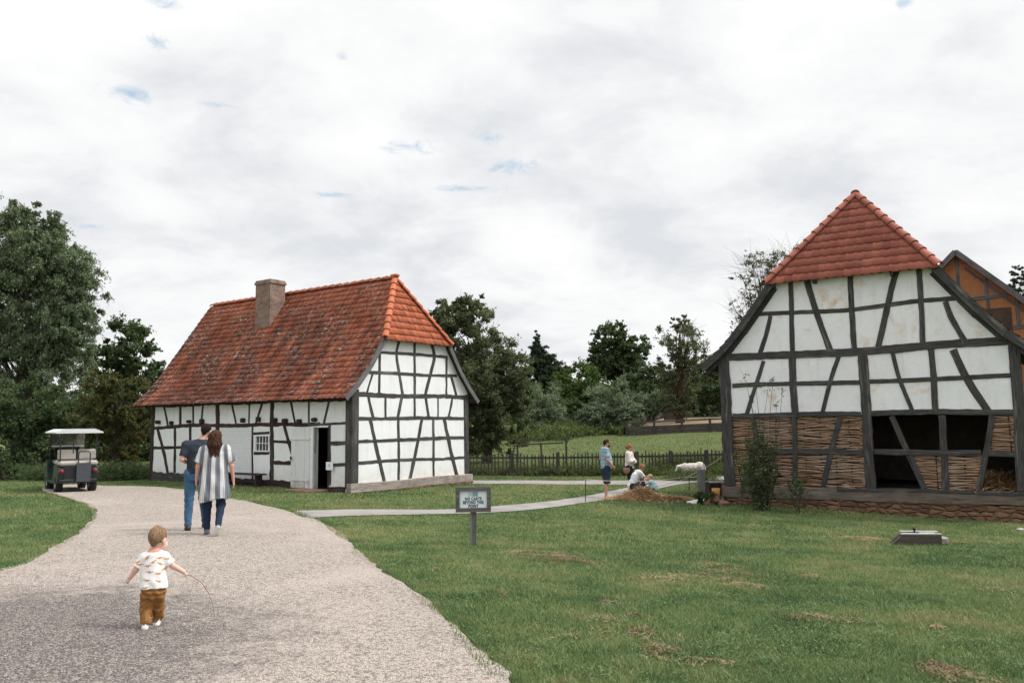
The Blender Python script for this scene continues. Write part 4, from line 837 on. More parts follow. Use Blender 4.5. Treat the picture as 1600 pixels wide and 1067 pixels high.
# left side
tree('willow_tree','huge billowing silvery green willow at the left edge of the picture','tree',42,30,
 [(5,392,72,62,95,330),(80,412,66,56,90,330),(112,478,46,62,70,320),(30,480,80,75,110,300),(-60,440,90,120,50,240),(78,555,62,62,70,260),(-10,590,80,80,70,240),(122,555,32,60,36,240),(50,350,44,32,30,300)],'leaf_willow',.17,.36,.42,seed=3,droop=.5,flat=.85,nbr=60,cr=.25,upb=.25,shell=.35)
tree('dark_tree','dark leafy tree between the willow and the cottage roof','tree',50,200,
 [(195,545,42,40,36,300),(165,590,38,50,30,260),(230,590,32,38,26,260),(200,640,50,50,34,240)],'leaf_dark',.20,.6,.25,seed=4,nbr=40,cr=.3)
tree('hawthorn','browning twiggy thicket tree behind the golf cart','tree',34.5,182,
 [(185,625,40,42,34,230),(150,660,34,46,26,220),(218,650,26,50,24,220),(190,690,42,40,26,170),(160,600,26,26,14,170)],'leaf_brown',.115,.55,.13,seed=5,nbr=60,twigs=6,cr=.30)
tree('dark_thicket','dense dark thicket under the willow left of the golf cart','thicket',37,60,
 [(20,690,60,60,44,260),(90,680,45,66,36,260),(60,640,70,40,36,240),(-60,680,60,70,30,220),(125,700,26,46,22,220)],'leaf_dark',.15,.5,.2,seed=6,nbr=30,cr=.34)
tree('round_bush','low green bush on the grass at the left edge','bush',31.5,8,[(5,725,26,26,26,240),(-22,715,26,30,18,200)],'leaf_dark',.10,.5,.06,seed=7,nbr=14,group='bushes by the drive')
tree('round_bush','small grey green bush between golf cart and cottage','bush',33,192,[(192,737,17,13,20,200),(215,742,12,10,12,160),(172,742,10,8,8,140)],'leaf_oak',.085,.5,.04,seed=8,nbr=10,group='bushes by the drive')
# right of the cottage
tree('oak_tree','tall grey green tree right behind the cottage gable','tree',43,762,
 [(725,525,55,50,52,300),(765,580,50,60,48,300),(715,600,60,60,40,280),(785,650,45,50,40,280),(745,670,50,45,40,260),(700,490,30,25,20,240),(738,484,30,24,24,240),(790,600,42,50,40,280),(750,610,60,60,50,260)],'leaf_oak',.15,.5,.26,seed=9,nbr=50,cr=.30,twigs=1,shell=.4)
tree('spruce','dark pointed evergreen above the silver shrubs','conifer',80,848,
 [(838,530,6,14,10,180),(840,546,15,10,18,220),(845,560,24,12,26,240),(850,574,31,12,32,250),(852,588,37,13,36,260),(850,602,38,12,30,240)],'needle',.30,.26,.22,'bark',10,droop=.25,flat=.45,nbr=16,cr=.40,upb=.1,shell=.15)
tree('hickory','dark broad tree with ragged top in the middle of the far wood','tree',80,965,
 [(958,535,28,34,30,240),(990,552,24,28,24,240),(940,565,26,26,24,220),(965,580,46,24,40,240),(968,556,34,30,30,240),(925,580,10,16,6,110)],'leaf_dark',.28,.55,.3,seed=11,nbr=36,cr=.30,twigs=2)
tree('pine_tree','tall tree with reddish trunk and thin yellow green top beside the barn','tree',63,1064,
 [(1062,530,34,34,30,130),(1080,560,30,26,22,120),(1048,575,26,26,20,120),(1066,610,40,24,22,110),(1060,505,16,14,9,90),(1068,640,36,16,12,80)],'leaf_oak',.19,.45,.36,'bark_red',12,nbr=60,twigs=5,cr=.36)
tree('dark_tree','dark wood tree close against the left side of the barn','tree',72,1110,
 [(1105,600,36,40,34,240),(1120,640,40,34,30,220),(1085,640,26,26,20,200)],'leaf_dark',.25,.5,.3,seed=13,nbr=24)
tree('dark_tree','dark tree behind the wood pen and pine trunk','tree',76,1020,
 [(1015,600,34,30,30,230),(1040,620,34,34,28,220),(1000,630,30,26,22,220)],'leaf_dark',.26,.5,.28,seed=14,nbr=20)
tree('leafy_tree','mid green rounded tree behind the silver shrubs','tree',77,905,
 [(905,600,38,34,36,230),(880,625,30,26,24,220),(930,620,32,28,24,220)],'leaf_green',.24,.5,.26,seed=15,nbr=20)
tree('leafy_tree','low green tree under the dark spruce','tree',74,850,
 [(848,620,34,24,30,230),(820,625,24,26,22,220),(870,640,24,22,20,200)],'leaf_oak',.22,.45,.26,seed=29,nbr=16)
for i,(px,py,rx,ry,dp,lb,mt_) in enumerate([(845,645,34,34,64,'wide silvery shrub left of the others on the meadow edge','leaf_silver'),(958,625,36,34,62,'large rounded silvery shrub in the middle of the meadow edge','leaf_silver'),(930,650,24,20,61,'small silvery shrub in front of the large rounded one','leaf_silver'),(985,650,22,20,60.5,'silvery shrub touching the left end of the wood pen','leaf_silver'),(1022,628,34,18,66,'spreading silvery shrub above the wood pen','leaf_silver'),(800,620,26,30,66,'tall silvery shrub next to the oak like tree','leaf_silver'),(895,650,22,26,66,'dark green shrub between two silvery shrubs','leaf_dark')]):
    tree('shrub',lb,'shrub',dp,px,[(px,py,rx,ry,40,260),(px-rx*.5,py+ry*.35,rx*.55,ry*.6,16,220),(px+rx*.5,py+ry*.3,rx*.55,ry*.6,16,220),(px,py+ry*.8,rx*.8,ry*.4,14,200)],mt_,.19,.28,.12,seed=30+i,nbr=16,group='shrubs along the top of the meadow',cr=.30)
tree('sparse_tree','thin leaved half bare tree showing above the left side of the barn roof','tree',44,1215,
 [(1180,430,38,34,24,40),(1225,412,36,26,20,44),(1160,480,24,26,12,20),(1205,460,40,34,18,32),(1150,515,14,22,6,12)],'leaf_rust',.13,.6,.20,'bark',17,nbr=58,twigs=9,cr=.36)
tree('cedar','dark cedar top at the right edge beyond the brick gable','conifer',42,1596,
 [(1592,428,14,14,12,150),(1598,450,24,16,18,170),(1605,480,34,26,24,170),(1612,530,44,40,26,150)],'needle',.16,.25,.16,'bark',18,droop=.2,flat=.5,nbr=30,cr=.34,twigs=3)
# far wood: trees nobody could tell apart, read as one mass behind the named ones
r=np.random.default_rng(40); V=[];F=[];nv=0
for i in range(46):
    px=r.uniform(640,1170); dp=r.uniform(90,112); py=np.interp(px,[640,760,850,960,1060,1170],[600,620,625,600,590,600])+r.uniform(0,36); c=at(px,py,dp); k=dp/CF
    nc=14; d=r.normal(0,1,(nc,3)); d/=np.linalg.norm(d,axis=1)[:,None]; P=c+d*np.array([30,24,26])*k*r.uniform(.6,1,(nc,1)); v,f=leaves(P,r.uniform(.9,1.7,nc),150,.42,.5,r); V.append(v);F.append(f+nv);nv+=len(v)
for i in range(30):
    px=r.uniform(-60,260); dp=r.uniform(56,66); py=np.interp(px,[-60,100,260],[600,640,660])+r.uniform(0,50); c=at(px,py,dp); k=dp/CF
    nc=12; d=r.normal(0,1,(nc,3)); d/=np.linalg.norm(d,axis=1)[:,None]; P=c+d*np.array([36,30,34])*k*r.uniform(.6,1,(nc,1)); v,f=leaves(P,r.uniform(.7,1.3,nc),150,.3,.5,r); V.append(v);F.append(f+nv);nv+=len(v)
o_=npmesh('woods',np.concatenate(V),np.concatenate(F),M['leaf_dark']); tag(o_,'dark far wood closing the view behind the meadow','woods',None,'stuff')
# undergrowth: rough weeds on the meadow edge and along the fence
def weeds(pts,n,hh,rad,size,seed,mat='weeds',label='rough weeds and long grass along the meadow edge'):
    r=np.random.default_rng(seed); V=[];F=[];nv=0
    for (px,dp,w_) in pts:
        b0=at_col(px,dp); k=dp/CF; m_=int(n*w_/20)
        x=b0[0]+r.normal(0,w_*k*.5,m_); y=dp+r.normal(0,rad,m_); P=np.stack([x,y,H(x,y)+r.uniform(.05,1,m_)*hh*(1+.4*lown(x,y,2,seed))],1)
        v,f=leaves(P,np.full(m_,.22),9,size,.25,r,0,1.2); V.append(v);F.append(f+nv);nv+=len(v)
    return tag(npmesh('weeds',np.concatenate(V),np.concatenate(F),M[mat]),label,'weeds',None,'stuff')
weeds([(px,60+2.5*math.sin(px*.7),18+8*math.sin(px)) for px in range(800,975,17)]+[(px,63,30) for px in range(820,980,22)],170,.75,1.3,.26,51)
weeds([(px,75,40) for px in range(1000,1170,30)],200,1.2,1.5,.3,53,'leaf_dark','dark undergrowth below the trees beyond the wood pen')
weeds([(px,35.7,22) for px in range(735,1150,16)],120,.30,.35,.11,52,'weeds','long grass along the foot of the picket fence')
weeds([(px,32.9,18) for px in range(1048,1118,12)],120,.15,.2,.07,57,'weeds','long grass at the feet of the sheep')
weeds([(px,36.6,24) for px in range(1035,1150,18)],190,.55,.5,.13,54,'weeds','tall weeds behind the picket fence by the barn')
weeds([(px,33.5+1.5*math.sin(px),30) for px in range(-40,235,20)],260,.45,.5,.13,55,'leaf_dark','dark undergrowth along the foot of the thicket')

# ------------------------------------------------------------ picket fence
p0=ground(706,743); p1=ground(1160,738.5); L=np.linalg.norm(p1-p0); d=(p1-p0)/L; ang=math.atan2(d[1],d[0])
fc=thing('picket_fence','long weathered picket fence across the foot of the meadow','fence',(p0[0],p0[1],h(*p0)),ang)
zf0=h(*p0); zt=lambda s:h(*(p0+d*s))-zf0; n=int(L/.158); r=np.random.default_rng(60)
posts=[float((ground(px,741)-p0)@d) for px in (798,869,938,993,1048,1108,1158)]
for k in range(min(n,99)):
    s=k*.158*max(1,n/99); 
    if min(abs(s-q) for q in posts)<.09: continue
    hh=.93+r.normal(0,.03)+.10*s/L; w_=.055+r.normal(0,.006); t_=r.normal(0,.02); z=zt(s); mb=MB()
    mb.prism([(s-w_/2,z-.05),(s+w_/2,z-.05),(s+w_/2+t_,z+hh-.05),(s+t_,z+hh),(s-w_/2+t_,z+hh-.05)],(.0,.022),lambda u,v,o:(u,-.03-o,v)); mb.build('picket',M['fencewood'],fc)
for s in posts: mb=MB(); mb.box((s,.03,zt(s)+.45),(.15,.13,1.15+.10*s/L),bev=.02); mb.build('post',M['fencewood'],fc)
for hz in (.16,.76):
    mb=MB()
    for a,b in zip(np.linspace(0,L,13)[:-1],np.linspace(0,L,13)[1:]): mb.beam((a,-.005,zt(a)+hz+.08*a/L),(b+.01,-.005,zt(b)+hz+.08*b/L),.04,.085)
    mb.build('rail',M['fencewood'],fc)
# ------------------------------------------------------------ rail on posts in the meadow
g0=at_col(803,39.5); hr=thing('hitching_rail','crooked pole rail on rough posts standing in the meadow behind the fence','rail',tuple(g0),0)
def loc(o,p): return np.array(p)-np.array(o.location)
A_=[at_col(808,39.5),at_col(845,39.5),at_col(884,39.)]
for i,(a,hh) in enumerate(zip(A_,(1.2,1.25,1.55))):
    q=loc(hr,a); mb=MB(); mb.tube([q+(0,0,-.1),q+(.03,0,hh*.6),q+(.0,0,hh)],[.06,.055,.045],7)
    if i==2: mb.tube([q+(0,0,hh*.7),q+(.15,0,hh*.95),q+(.2,0,hh+.05)],[.04,.03,.02],6); mb.tube([q+(0,0,hh*.85),q+(-.14,0,hh*1.02)],[.035,.02],6)
    mb.build('post',M['bark'],hr)
mb=MB(); mb.tube([loc(hr,A_[0])+(-.2,-.06,1.14),loc(hr,A_[1])+(0,-.06,1.2),loc(hr,A_[2])+(-.1,-.06,1.25)],[.035,.04,.035],7); mb.build('rail',M['bark'],hr)
# ------------------------------------------------------------ board pen at the top of the meadow
q0=at_col(980,58); pn=thing('board_pen','low board pen with sloping side rail and sandy fill at the top of the meadow','pen',tuple(q0),0)
q1=at_col(1155,56.5); q2=at_col(1043,74)
M['penwood']=timber_mat('pen_boards',(.060,.050,.044),(.12,.10,.088),(.17,.15,.13),.5)
def boards(a,b,hts,th,name,post_h,np_):
    a=loc(pn,a);b=loc(pn,b)
    for z0_,z1_ in hts:
        mb=MB(); mb.beam(a+(0,0,(z0_+z1_)/2),b+(0,0,(z0_+z1_)/2),th,z1_-z0_); mb.build(name,M['penwood'],pn)
    for k in range(0 if name!='side_board' else 1,np_):
        p=a+(b-a)*k/(np_-1); mb=MB(); mb.box(p+(0,-.07,post_h/2-.1),(.16,.1,post_h+.2),bev=.01); mb.build('post',M['fencewood'],pn)
boards(q0,q1,[(.02,.24),(.26,.46),(.48,.66),(.88,1.0)],.05,'board',1.02,5)
boards(q0,q2,[(.05,.5),(.62,1.0)],.06,'side_board',1.05,4)
a=at_col(1046,68);mb=MB(); mb.box(loc(pn,a)+(.35,0,.65),(1.5,.1,1.5)); mb.build('gate',M['fencewood'],pn)
t_=MB(); ra=[loc(pn,q0)+(.2,.2,.55),loc(pn,q1)+(0,.2,.5),loc(pn,at_col(1155,73))+(0,0,.5),loc(pn,q2)+(.2,0,.55)]; t_.add(ra,[(0,1,2,3)]); t_.build('sand_fill',plain('sandy_soil',(.19,.14,.09),.95,.2,2,.3),pn)

# ------------------------------------------------------------ people: smooth bodies from blended distance fields
class Field:
    def __init__(s,lo,hi,vox):
        s.lo=np.array(lo,float); s.v=vox; s.n=np.ceil((np.array(hi)-s.lo)/vox).astype(int)+1; s.D=np.full(s.n,1.,np.float32)
    def _sl(s,a,b):
        i0=np.clip(np.floor((a-s.lo)/s.v).astype(int),0,s.n-1); i1=np.clip(np.ceil((b-s.lo)/s.v).astype(int)+1,1,s.n)
        g=[s.lo[q]+s.v*np.arange(i0[q],i1[q]) for q in range(3)]
        return tuple(slice(i0[q],i1[q]) for q in range(3)),np.stack(np.meshgrid(*g,indexing='ij'),-1)
    def _mix(s,sl,d,k):
        a=s.D[sl]
        if k>0: h_=np.clip(.5+.5*(a-d)/k,0,1); s.D[sl]=a*(1-h_)+d*h_-k*h_*(1-h_)
        else: s.D[sl]=np.minimum(a,d)
    def cap(s,a,b,ra,rb=None,k=.02,cut=None,flat=None):
        """tapered limb from a to b; flat=(axis vector, factor>1) squashes it along the axis"""
        a=np.array(a,float);b=np.array(b,float);rb=ra if rb is None else rb; m_=max(ra,rb)+k*1.5+s.v*2
        sl,P=s._sl(np.minimum(a,b)-m_,np.maximum(a,b)+m_); 
        if P.size==0: return s
        ab=b-a; t=np.clip(((P-a)@ab)/(ab@ab+1e-9),0,1); q=P-a-t[...,None]*ab
        if flat is not None: ax=np.array(flat[0],float); ax/=np.linalg.norm(ax); q=q+(q@ax)[...,None]*ax*(flat[1]-1)
        d=np.linalg.norm(q,axis=-1)-(ra+(rb-ra)*t)
        if cut is not None: d=np.maximum(d,(P-np.array(cut[0]))@(np.array(cut[1])/np.linalg.norm(cut[1])))
        s._mix(sl,d,k); return s
    def ell(s,c,r,k=.02,M=None,cut=None):
        c=np.array(c,float);r=np.array(r,float); m_=r.max()+k*1.5+s.v*2; sl,P=s._sl(c-m_,c+m_)
        if P.size==0: return s
        q=P-c; 
        if M is not None: q=q@np.array(M)
        l=np.linalg.norm(q/r,axis=-1); g=np.linalg.norm(q/(r*r),axis=-1)+1e-6; d=np.where(l<1e-3,-r.min(),l*(l-1)/g)
        if cut is not None: d=np.maximum(d,(P-np.array(cut[0]))@(np.array(cut[1])/np.linalg.norm(cut[1])))
        s._mix(sl,d,k); return s
    def loft(s,rows,k=.02,pw=2.3):
        """rows (z,cx,cy,rx,ry) rising"""
        A=np.array(rows,float); m_=.03; lo=np.array([(A[:,1]-A[:,3]).min()-m_,(A[:,2]-A[:,4]).min()-m_,A[0,0]-m_]); hi=np.array([(A[:,1]+A[:,3]).max()+m_,(A[:,2]+A[:,4]).max()+m_,A[-1,0]+m_])
        sl,P=s._sl(lo,hi); z=P[...,2]; f=[np.interp(z,A[:,0],A[:,q]) for q in range(1,5)]
        u=np.abs((P[...,0]-f[0])/f[2]); v=np.abs((P[...,1]-f[1])/f[3]); l=(u**pw+v**pw)**(1/pw); d=(l-1)*np.minimum(f[2],f[3])
        d=np.maximum(d,np.maximum(A[0,0]-z,z-A[-1,0])); s._mix(sl,d,k); return s
    def wrinkle(s,fn):
        sl,P=s._sl(s.lo,s.lo+s.v*s.n); s.D+=fn(P[...,0],P[...,1],P[...,2]).astype(np.float32); return s
    def mesh(s,name,mat,parent=None,flip=True):
        D=s.D; D[0]=D[-1]=1; D[:,0]=D[:,-1]=1; D[:,:,0]=D[:,:,-1]=1
        sg=D<0; n=np.array(D.shape)-1; acc=np.zeros((*n,3)); cnt=np.zeros(n)
        I=np.indices(n).transpose(1,2,3,0)
        for ax in range(3):
            for o1 in (0,1):
                for o2 in (0,1):
                    o=[0,0,0]; oth=[q for q in range(3) if q!=ax]; o[oth[0]]=o1;o[oth[1]]=o2; e=list(o); e[ax]=1
                    A=D[o[0]:o[0]+n[0],o[1]:o[1]+n[1],o[2]:o[2]+n[2]]; B=D[e[0]:e[0]+n[0],e[1]:e[1]+n[1],e[2]:e[2]+n[2]]
                    c=(A<0)!=(B<0); t=np.where(c,A/(A-B+1e-12),0)
                    for q in range(3): acc[...,q]+=np.where(c,(t if q==ax else o[q]),0)
                    cnt+=c
        act=cnt>0; ids=np.full(n,-1,np.int64); ids[act]=np.arange(act.sum()); V=(acc[act]/cnt[act][:,None]+I[act])*s.v+s.lo
        F=[]
        for ax in range(3):
            a,b=[q for q in range(3) if q!=ax]
            e=np.argwhere(np.take(sg,range(0,D.shape[ax]-1),ax)!=np.take(sg,range(1,D.shape[ax]),ax)); e=e[(e[:,a]>0)&(e[:,b]>0)&(e[:,a]<n[a])&(e[:,b]<n[b])]
            inn=sg[tuple(e.T)]; q=[]
            for (oa,ob) in ((-1,-1),(0,-1),(0,0),(-1,0)):
                c=e.copy(); c[:,a]+=oa; c[:,b]+=ob; q.append(ids[tuple(c.T)])
            q=np.stack(q,1); fl=inn if ax!=1 else ~inn; q[~fl]=q[~fl][:,::-1]; F.append(q)
        F=np.concatenate(F); F=F[(F>=0).all(1)]
        # light relaxation
        for _ in range(2):
            S_=np.zeros_like(V); c=np.zeros(len(V))
            for i in range(4): np.add.at(S_,F[:,i],V[F[:,(i+1)%4]]+V[F[:,(i+3)%4]]); np.add.at(c,F[:,i],2)
            V=V*.4+.6*S_/np.maximum(c,1)[:,None]
        s.V=V; return npmesh(name,V,F,mat,parent,True)
def cloth(name,c,var=.12,sc=30.,rough=.85):
    t=pmat(name,rough,.15); o=t.tc.outputs['Object']; n=t.noise(o,sc,4,.6); n2=t.noise(o,5,3)
    cc=t.mix(t.map(n,.3,.7),tuple(x*(1-var) for x in c),tuple(x*(1+var) for x in c)); cc=t.mix(t.map(n2,.4,.7,0,.25),cc,tuple(x*.7 for x in c)); col(t,cc); bump(t,t.math('ADD',n,n2),.3,.01); return t.mt
def skinm(name,c):
    t=pmat(name,.55,.3); t.b.inputs['Subsurface Weight'].default_value=.12; t.b.inputs['Subsurface Radius'].default_value=(.02,.008,.004); o=t.tc.outputs['Object']
    col(t,t.mix(t.map(t.noise(o,14,3),.35,.65,0,.35),c,(c[0]*.95,c[1]*.72,c[2]*.66))); return t.mt
def hairm(name,a,b,sc=70.):
    t=pmat(name,.8,.12); o=t.tc.outputs['Object']; n=t.noise(t.scale(o,(1,1,.16)),sc,5,.7,.5); col(t,t.mix(t.map(n,.35,.65),a,b)); bump(t,n,.9,.02); return t.mt
M['skin']=skinm('skin',(.58,.34,.25)); M['skin_pale']=skinm('pale_skin',(.68,.44,.35)); M['skin_tan']=skinm('tanned_skin',(.50,.28,.20))
M['eye']=plain('eye_dark',(.02,.015,.012),.2,.1,5,0)
def nrm(v): v=np.array(v,float); return v/(np.linalg.norm(v)+1e-9)
def hand(F,w,u,n,side,s=1.,curl=.5,grip=False):
    """palm + four fingers + thumb. u: along the hand, n: palm normal, side: towards the thumb"""
    u=nrm(u); n=nrm(np.array(n)-u*(np.array(n)@u)); b=nrm(np.cross(u,n)); b=b*(1 if b@np.array(side)>=0 else -1); w=np.array(w,float)
    kn=[]
    for i,o in enumerate((.030,.011,-.009,-.027)):
        p=w+u*(.082-.006*abs(i-1))*s+b*o*s; kn.append(p); F.cap(w+u*.012*s+b*o*.6*s,p,.0155*s,.0125*s,k=.006*s)
    for p,L in zip(kn,(.068,.076,.070,.054)):
        q=p
        for j,f in enumerate((.45,.32,.23)):
            a=curl*(.6+.75*j)*(1.3 if grip else 1); d=u*math.cos(a)+n*math.sin(a); e=q+d*L*s*f; F.cap(q,e,(.0092-.001*j)*s,(.0085-.001*j)*s,k=.003*s); q=e
    q=w+u*.025*s+b*.026*s; e=q+(u*.75+b*.55+n*.35)*.034*s; F.cap(q,e,.0125*s,.0108*s,k=.005*s); F.cap(e,e+nrm(u*.9+b*.05+n*(.45+curl*.5))*.030*s,.0105*s,.0085*s,k=.003*s)
def rotm(y=0,p=0,r=0):
    """head turn: y yaw (positive to the figure's left), p nod down, r tilt"""
    cy,sy=math.cos(y),math.sin(y);cp,sp=math.cos(-p),math.sin(-p);cr,sr=math.cos(r),math.sin(r)
    return np.array([[cy,-sy,0],[sy,cy,0],[0,0,1]])@np.array([[1,0,0],[0,cp,-sp],[0,sp,cp]])@np.array([[cr,0,sr],[0,1,0],[-sr,0,cr]])
def headparts(F,c,s,Mh,fem=False,child=False):
    T=lambda x,y,z:np.array(c)+Mh@(np.array([x,y,z])*s)
    F.ell(T(0,-.008,.028),np.array((.076,.096,.092))*s,.02*s,Mh); F.ell(T(0,.034,-.038),np.array((.056 if not child else .062,.062,.076 if not child else .062))*s,.03*s,Mh)
    F.cap(T(0,.082,.010),T(0,.106,-.020),.009*s,.012*s,k=.010*s)      # nose
    F.cap(T(-.014,.088,-.052),T(.014,.088,-.052),.008*s,k=.006*s); F.cap(T(-.012,.086,-.063),T(.012,.086,-.063),.008*s,k=.006*s)   # lips
    F.ell(T(0,.078,-.092),np.array((.022,.018,.018))*s,.015*s)      # chin
    for q in (-1,1):
        F.ell(T(q*.078,-.002,-.008),np.array((.011,.021,.034))*s,.006*s,Mh); F.cap(T(q*.018,.086,.026),T(q*.048,.076,.028),.008*s,k=.008*s)  # ear, brow
        F.ell(T(q*.036,.070,-.022),np.array((.024,.02,.022))*s,.015*s)
    return T
def person_shell(label,base,rz,cat='person',group=None):
    return thing('person',label,cat,tuple(base),rz,group)
def limbs(F,J,s=1.,g=1.,k=.02,lg=1.,cg=1.,ag=1.):
    for q in 'LR':
        F.cap(J['s'+q],J['e'+q],.050*s*g,.039*s*g,k=k*s); F.cap(J['e'+q],J['w'+q],.039*s*g,.025*s*g,k=k*.7*s)
        F.cap(J['h'+q],J['k'+q],.088*s*g*lg,.055*s*g*min(lg,cg),k=k*s*min(lg,cg)); F.cap(J['k'+q],np.array(J['k'+q])*.65+np.array(J['a'+q])*.35+(0,-.012*s,0),.053*s*g*cg,.053*s*g*cg,k=k*s*cg*.5); F.cap(np.array(J['k'+q])*.65+np.array(J['a'+q])*.35+(0,-.012*s,0),J['a'+q],.053*s*g*cg,.034*s*g*cg,k=k*s*.6)
        F.cap(np.array(J['a'+q])+(0,-.02*s,-.035*s),J['t'+q],.034*s,.026*s,k=.015*s)
    F.cap(J['sL'],J['sR'],.048*s*g,k=.01*s); F.cap(J['chest'],J['neck'],.07*s,.055*s,k=.04*s); F.cap(J['neck'],J['head'],.054*s*g,.05*s,k=.02*s)
    F.cap(J['hL'],J['hR'],.09*s*g*lg,k=.02*s)
def shoe(parent,a,t,s,mat,solemat,name='shoe',low=False):
    a=np.array(a,float);t=np.array(t,float); d=nrm(t-(a+(0,0,-.05*s))); F=Field(np.minimum(a,t)-.12*s,np.maximum(a,t)+.12*s,.009*max(s,.6)); heel=a+np.array((0,0,-.045*s))-d*.035*s
    up=nrm(np.cross(np.cross(d,(0,0,1.)),d)); F.cap(heel,t,.040*s,.036*s,k=0,flat=(up,1.1)); 
    if not low: F.cap(heel+up*.01*s,a+up*.015*s,.043*s,.045*s,k=.02*s)
    F.cap(heel+up*.012*s+d*.03*s,heel*.4+t*.6+up*.012*s,.042*s,.034*s,k=.02*s)
    o=F.mesh(name,mat,parent); G=Field(np.minimum(a,t)-.12*s,np.maximum(a,t)+.12*s,.008*max(s,.6)); G.cap(heel-up*.028*s,t-up*.022*s,.043*s,.040*s,k=0,flat=(up,3.2)); G.mesh('sole',solemat,o); return o

# ---- toddler
sT=.86/1.8
def toddler():
    b=at_col(247,6.9); P_=person_shell('toddler in white shirt with orange print and brown trousers walking with a thin stick',b,R(17))
    J=dict(hL=(-.042,0,.30),hR=(.042,.0,.30),kL=(-.052,.015,.17),kR=(.038,.07,.17),aL=(-.050,-.045,.055),aR=(.028,.10,.045),tL=(-.050,.035,.018),tR=(.030,.185,.018),
      sL=(-.080,0,.600),sR=(.080,0,.600),eL=(-.150,.0,.50),eR=(.155,.0,.515),wL=(-.195,.015,.435),wR=(.245,.03,.455),chest=(0,0,.55),neck=(.005,.005,.645),head=(.02,.02,.735))
    Mh=rotm(R(-28),R(10),R(3)); F=Field((-.30,-.16,-.01),(.36,.28,.90),.0052)
    for q in 'LR':
        F.cap(J['s'+q],J['e'+q],.030,.026,k=.012); F.cap(J['e'+q],J['w'+q],.026,.019,k=.01); F.cap(J['h'+q],J['k'+q],.040,.034,k=.01); F.cap(J['k'+q],J['a'+q],.034,.026,k=.01); F.cap(J['a'+q],J['t'+q],.026,.02,k=.012)
    F.ell((0,0,.50),(.080,.062,.10),.02); F.ell((0,0,.36),(.080,.065,.08),.02); F.cap(J['sL'],J['sR'],.026,k=.01); F.cap((0,0,.60),J['head'],.036,.036,k=.02)
    T=headparts(F,J['head'],.93,Mh,child=True)
    for q in (-1,1): F.ell(T(q*.045,.055,-.045),(.030,.03,.032),.015)
    hand(F,J['wL'],np.array(J['wL'])-J['eL'],(.6,.4,.1),(0,1,0),.52,.75); hand(F,J['wR'],np.array(J['wR'])-J['eR']+np.array((0,0,-.02)),(-.3,.2,-.9),(0,1,.3),.52,1.1,True)
    F.mesh('body',M['skin_pale'],P_)
    for q in (-1,1): mb=MB(); c=T(q*.032,.078,.006); mb.lathe([(0,-.008),(.006,-.005),(.008,0),(.006,.005),(0,.008)],c,8); mb.build('eye',M['eye'],P_)
    F=Field((-.14,-.14,.6),(.18,.17,.90),.0045); F.ell(T(0,-.012,.034),(.074,.0935,.087),.0,Mh,cut=(T(0,.044,.02),Mh@np.array((0,.85,-.38))))
    F.cap(T(.008,-.02,.105),T(.014,-.035,.128),.010,.003,k=.015); F.cap(T(-.006,-.02,.105),T(-.016,-.03,.124),.008,.003,k=.012); F.cap(T(0,-.080,.0),T(0,-.062,-.045),.018,.014,k=.03); F.wrinkle(lambda x,y,z:.0026*np.sin(x*190+9*np.sin(z*45)+y*60)*np.sin(y*70+z*80+x*40)+.0010*np.sin(x*420+z*60)); F.mesh('hair',hairm('toddler_hair',(.15,.088,.048),(.36,.235,.145)),P_)
    # shirt
    F=Field((-.22,-.16,.30),(.24,.16,.70),.0045)
    F.loft([(.345,0,0,.122,.098),(.40,0,0,.114,.094),(.47,0,0,.105,.085),(.56,0,0,.098,.074),(.62,0,0,.090,.066),(.652,0,0,.060,.050),(.668,0,0,.046,.042)],.012); F.cap(J['sL'],J['sR'],.040,k=.02)
    for q in 'LR':
        s_,e_=np.array(J['s'+q]),np.array(J['e'+q]); F.cap(s_+(0,0,-.004),e_+(e_-s_)*.2,.040,.046,k=.022,cut=(s_+(e_-s_)*.80,e_-s_))
    F.wrinkle(lambda x,y,z:.0028*np.sin(x*42+3*np.sin(z*16))*np.sin(z*30+y*12+1.)+.0022*np.sin(x*75+z*25)*np.clip(1-(z-.34)/.2,0,1))
    o=F.mesh('shirt',None,P_); V=F.V; pr=np.zeros(len(V))
    cs=[(-.052,.60),(.055,.595),(-.045,.535),(.062,.545),(-.025,.485),(.05,.470),(-.045,.420),(.055,.405),(-.05,.360),(.0,.565),(-.11,.545),(-.135,.565),(.115,.58),(.09,.50),(-.09,.47),(.02,.37),(.0,.44)]
    rr_=np.random.default_rng(3)
    for sy in (-1,1):
        for (cx_,cz_) in cs[:-3] if sy<0 else cs:
            a=rr_.normal(.08,.28); fl=1 if rr_.random()<.5 else -1; u=((V[:,0]-cx_)*math.cos(a)+(V[:,2]-cz_)*math.sin(a))*fl; v=-(V[:,0]-cx_)*math.sin(a)+(V[:,2]-cz_)*math.cos(a)
            sd_=(V[:,1]*sy>-.02)
            body=((u/.017)**2+((v)/.0075)**2<1); tail=((u>-.034)&(u<0)&(abs(v-.0015-.1*u)<.0026)); hd=(((u-.022)/.009)**2+((v-.005)/.0045)**2<1); leg=((abs(u-.006)<.0028)|(abs(u+.008)<.0028))&(v<0)&(v>-.0125)
            pr[sd_&(body|tail|hd|leg)]=1
    pr[(V[:,2]>.640)&(np.hypot(V[:,0],V[:,1])<.062)]=.5
    at_=o.data.attributes.new('print','FLOAT','POINT'); at_.data.foreach_set('value',pr.astype(np.float32))
    t=pmat('printed_shirt',.85,.15); a=t.n('ShaderNodeAttribute',attribute_name='print').outputs['Fac']; ob=t.tc.outputs['Object']
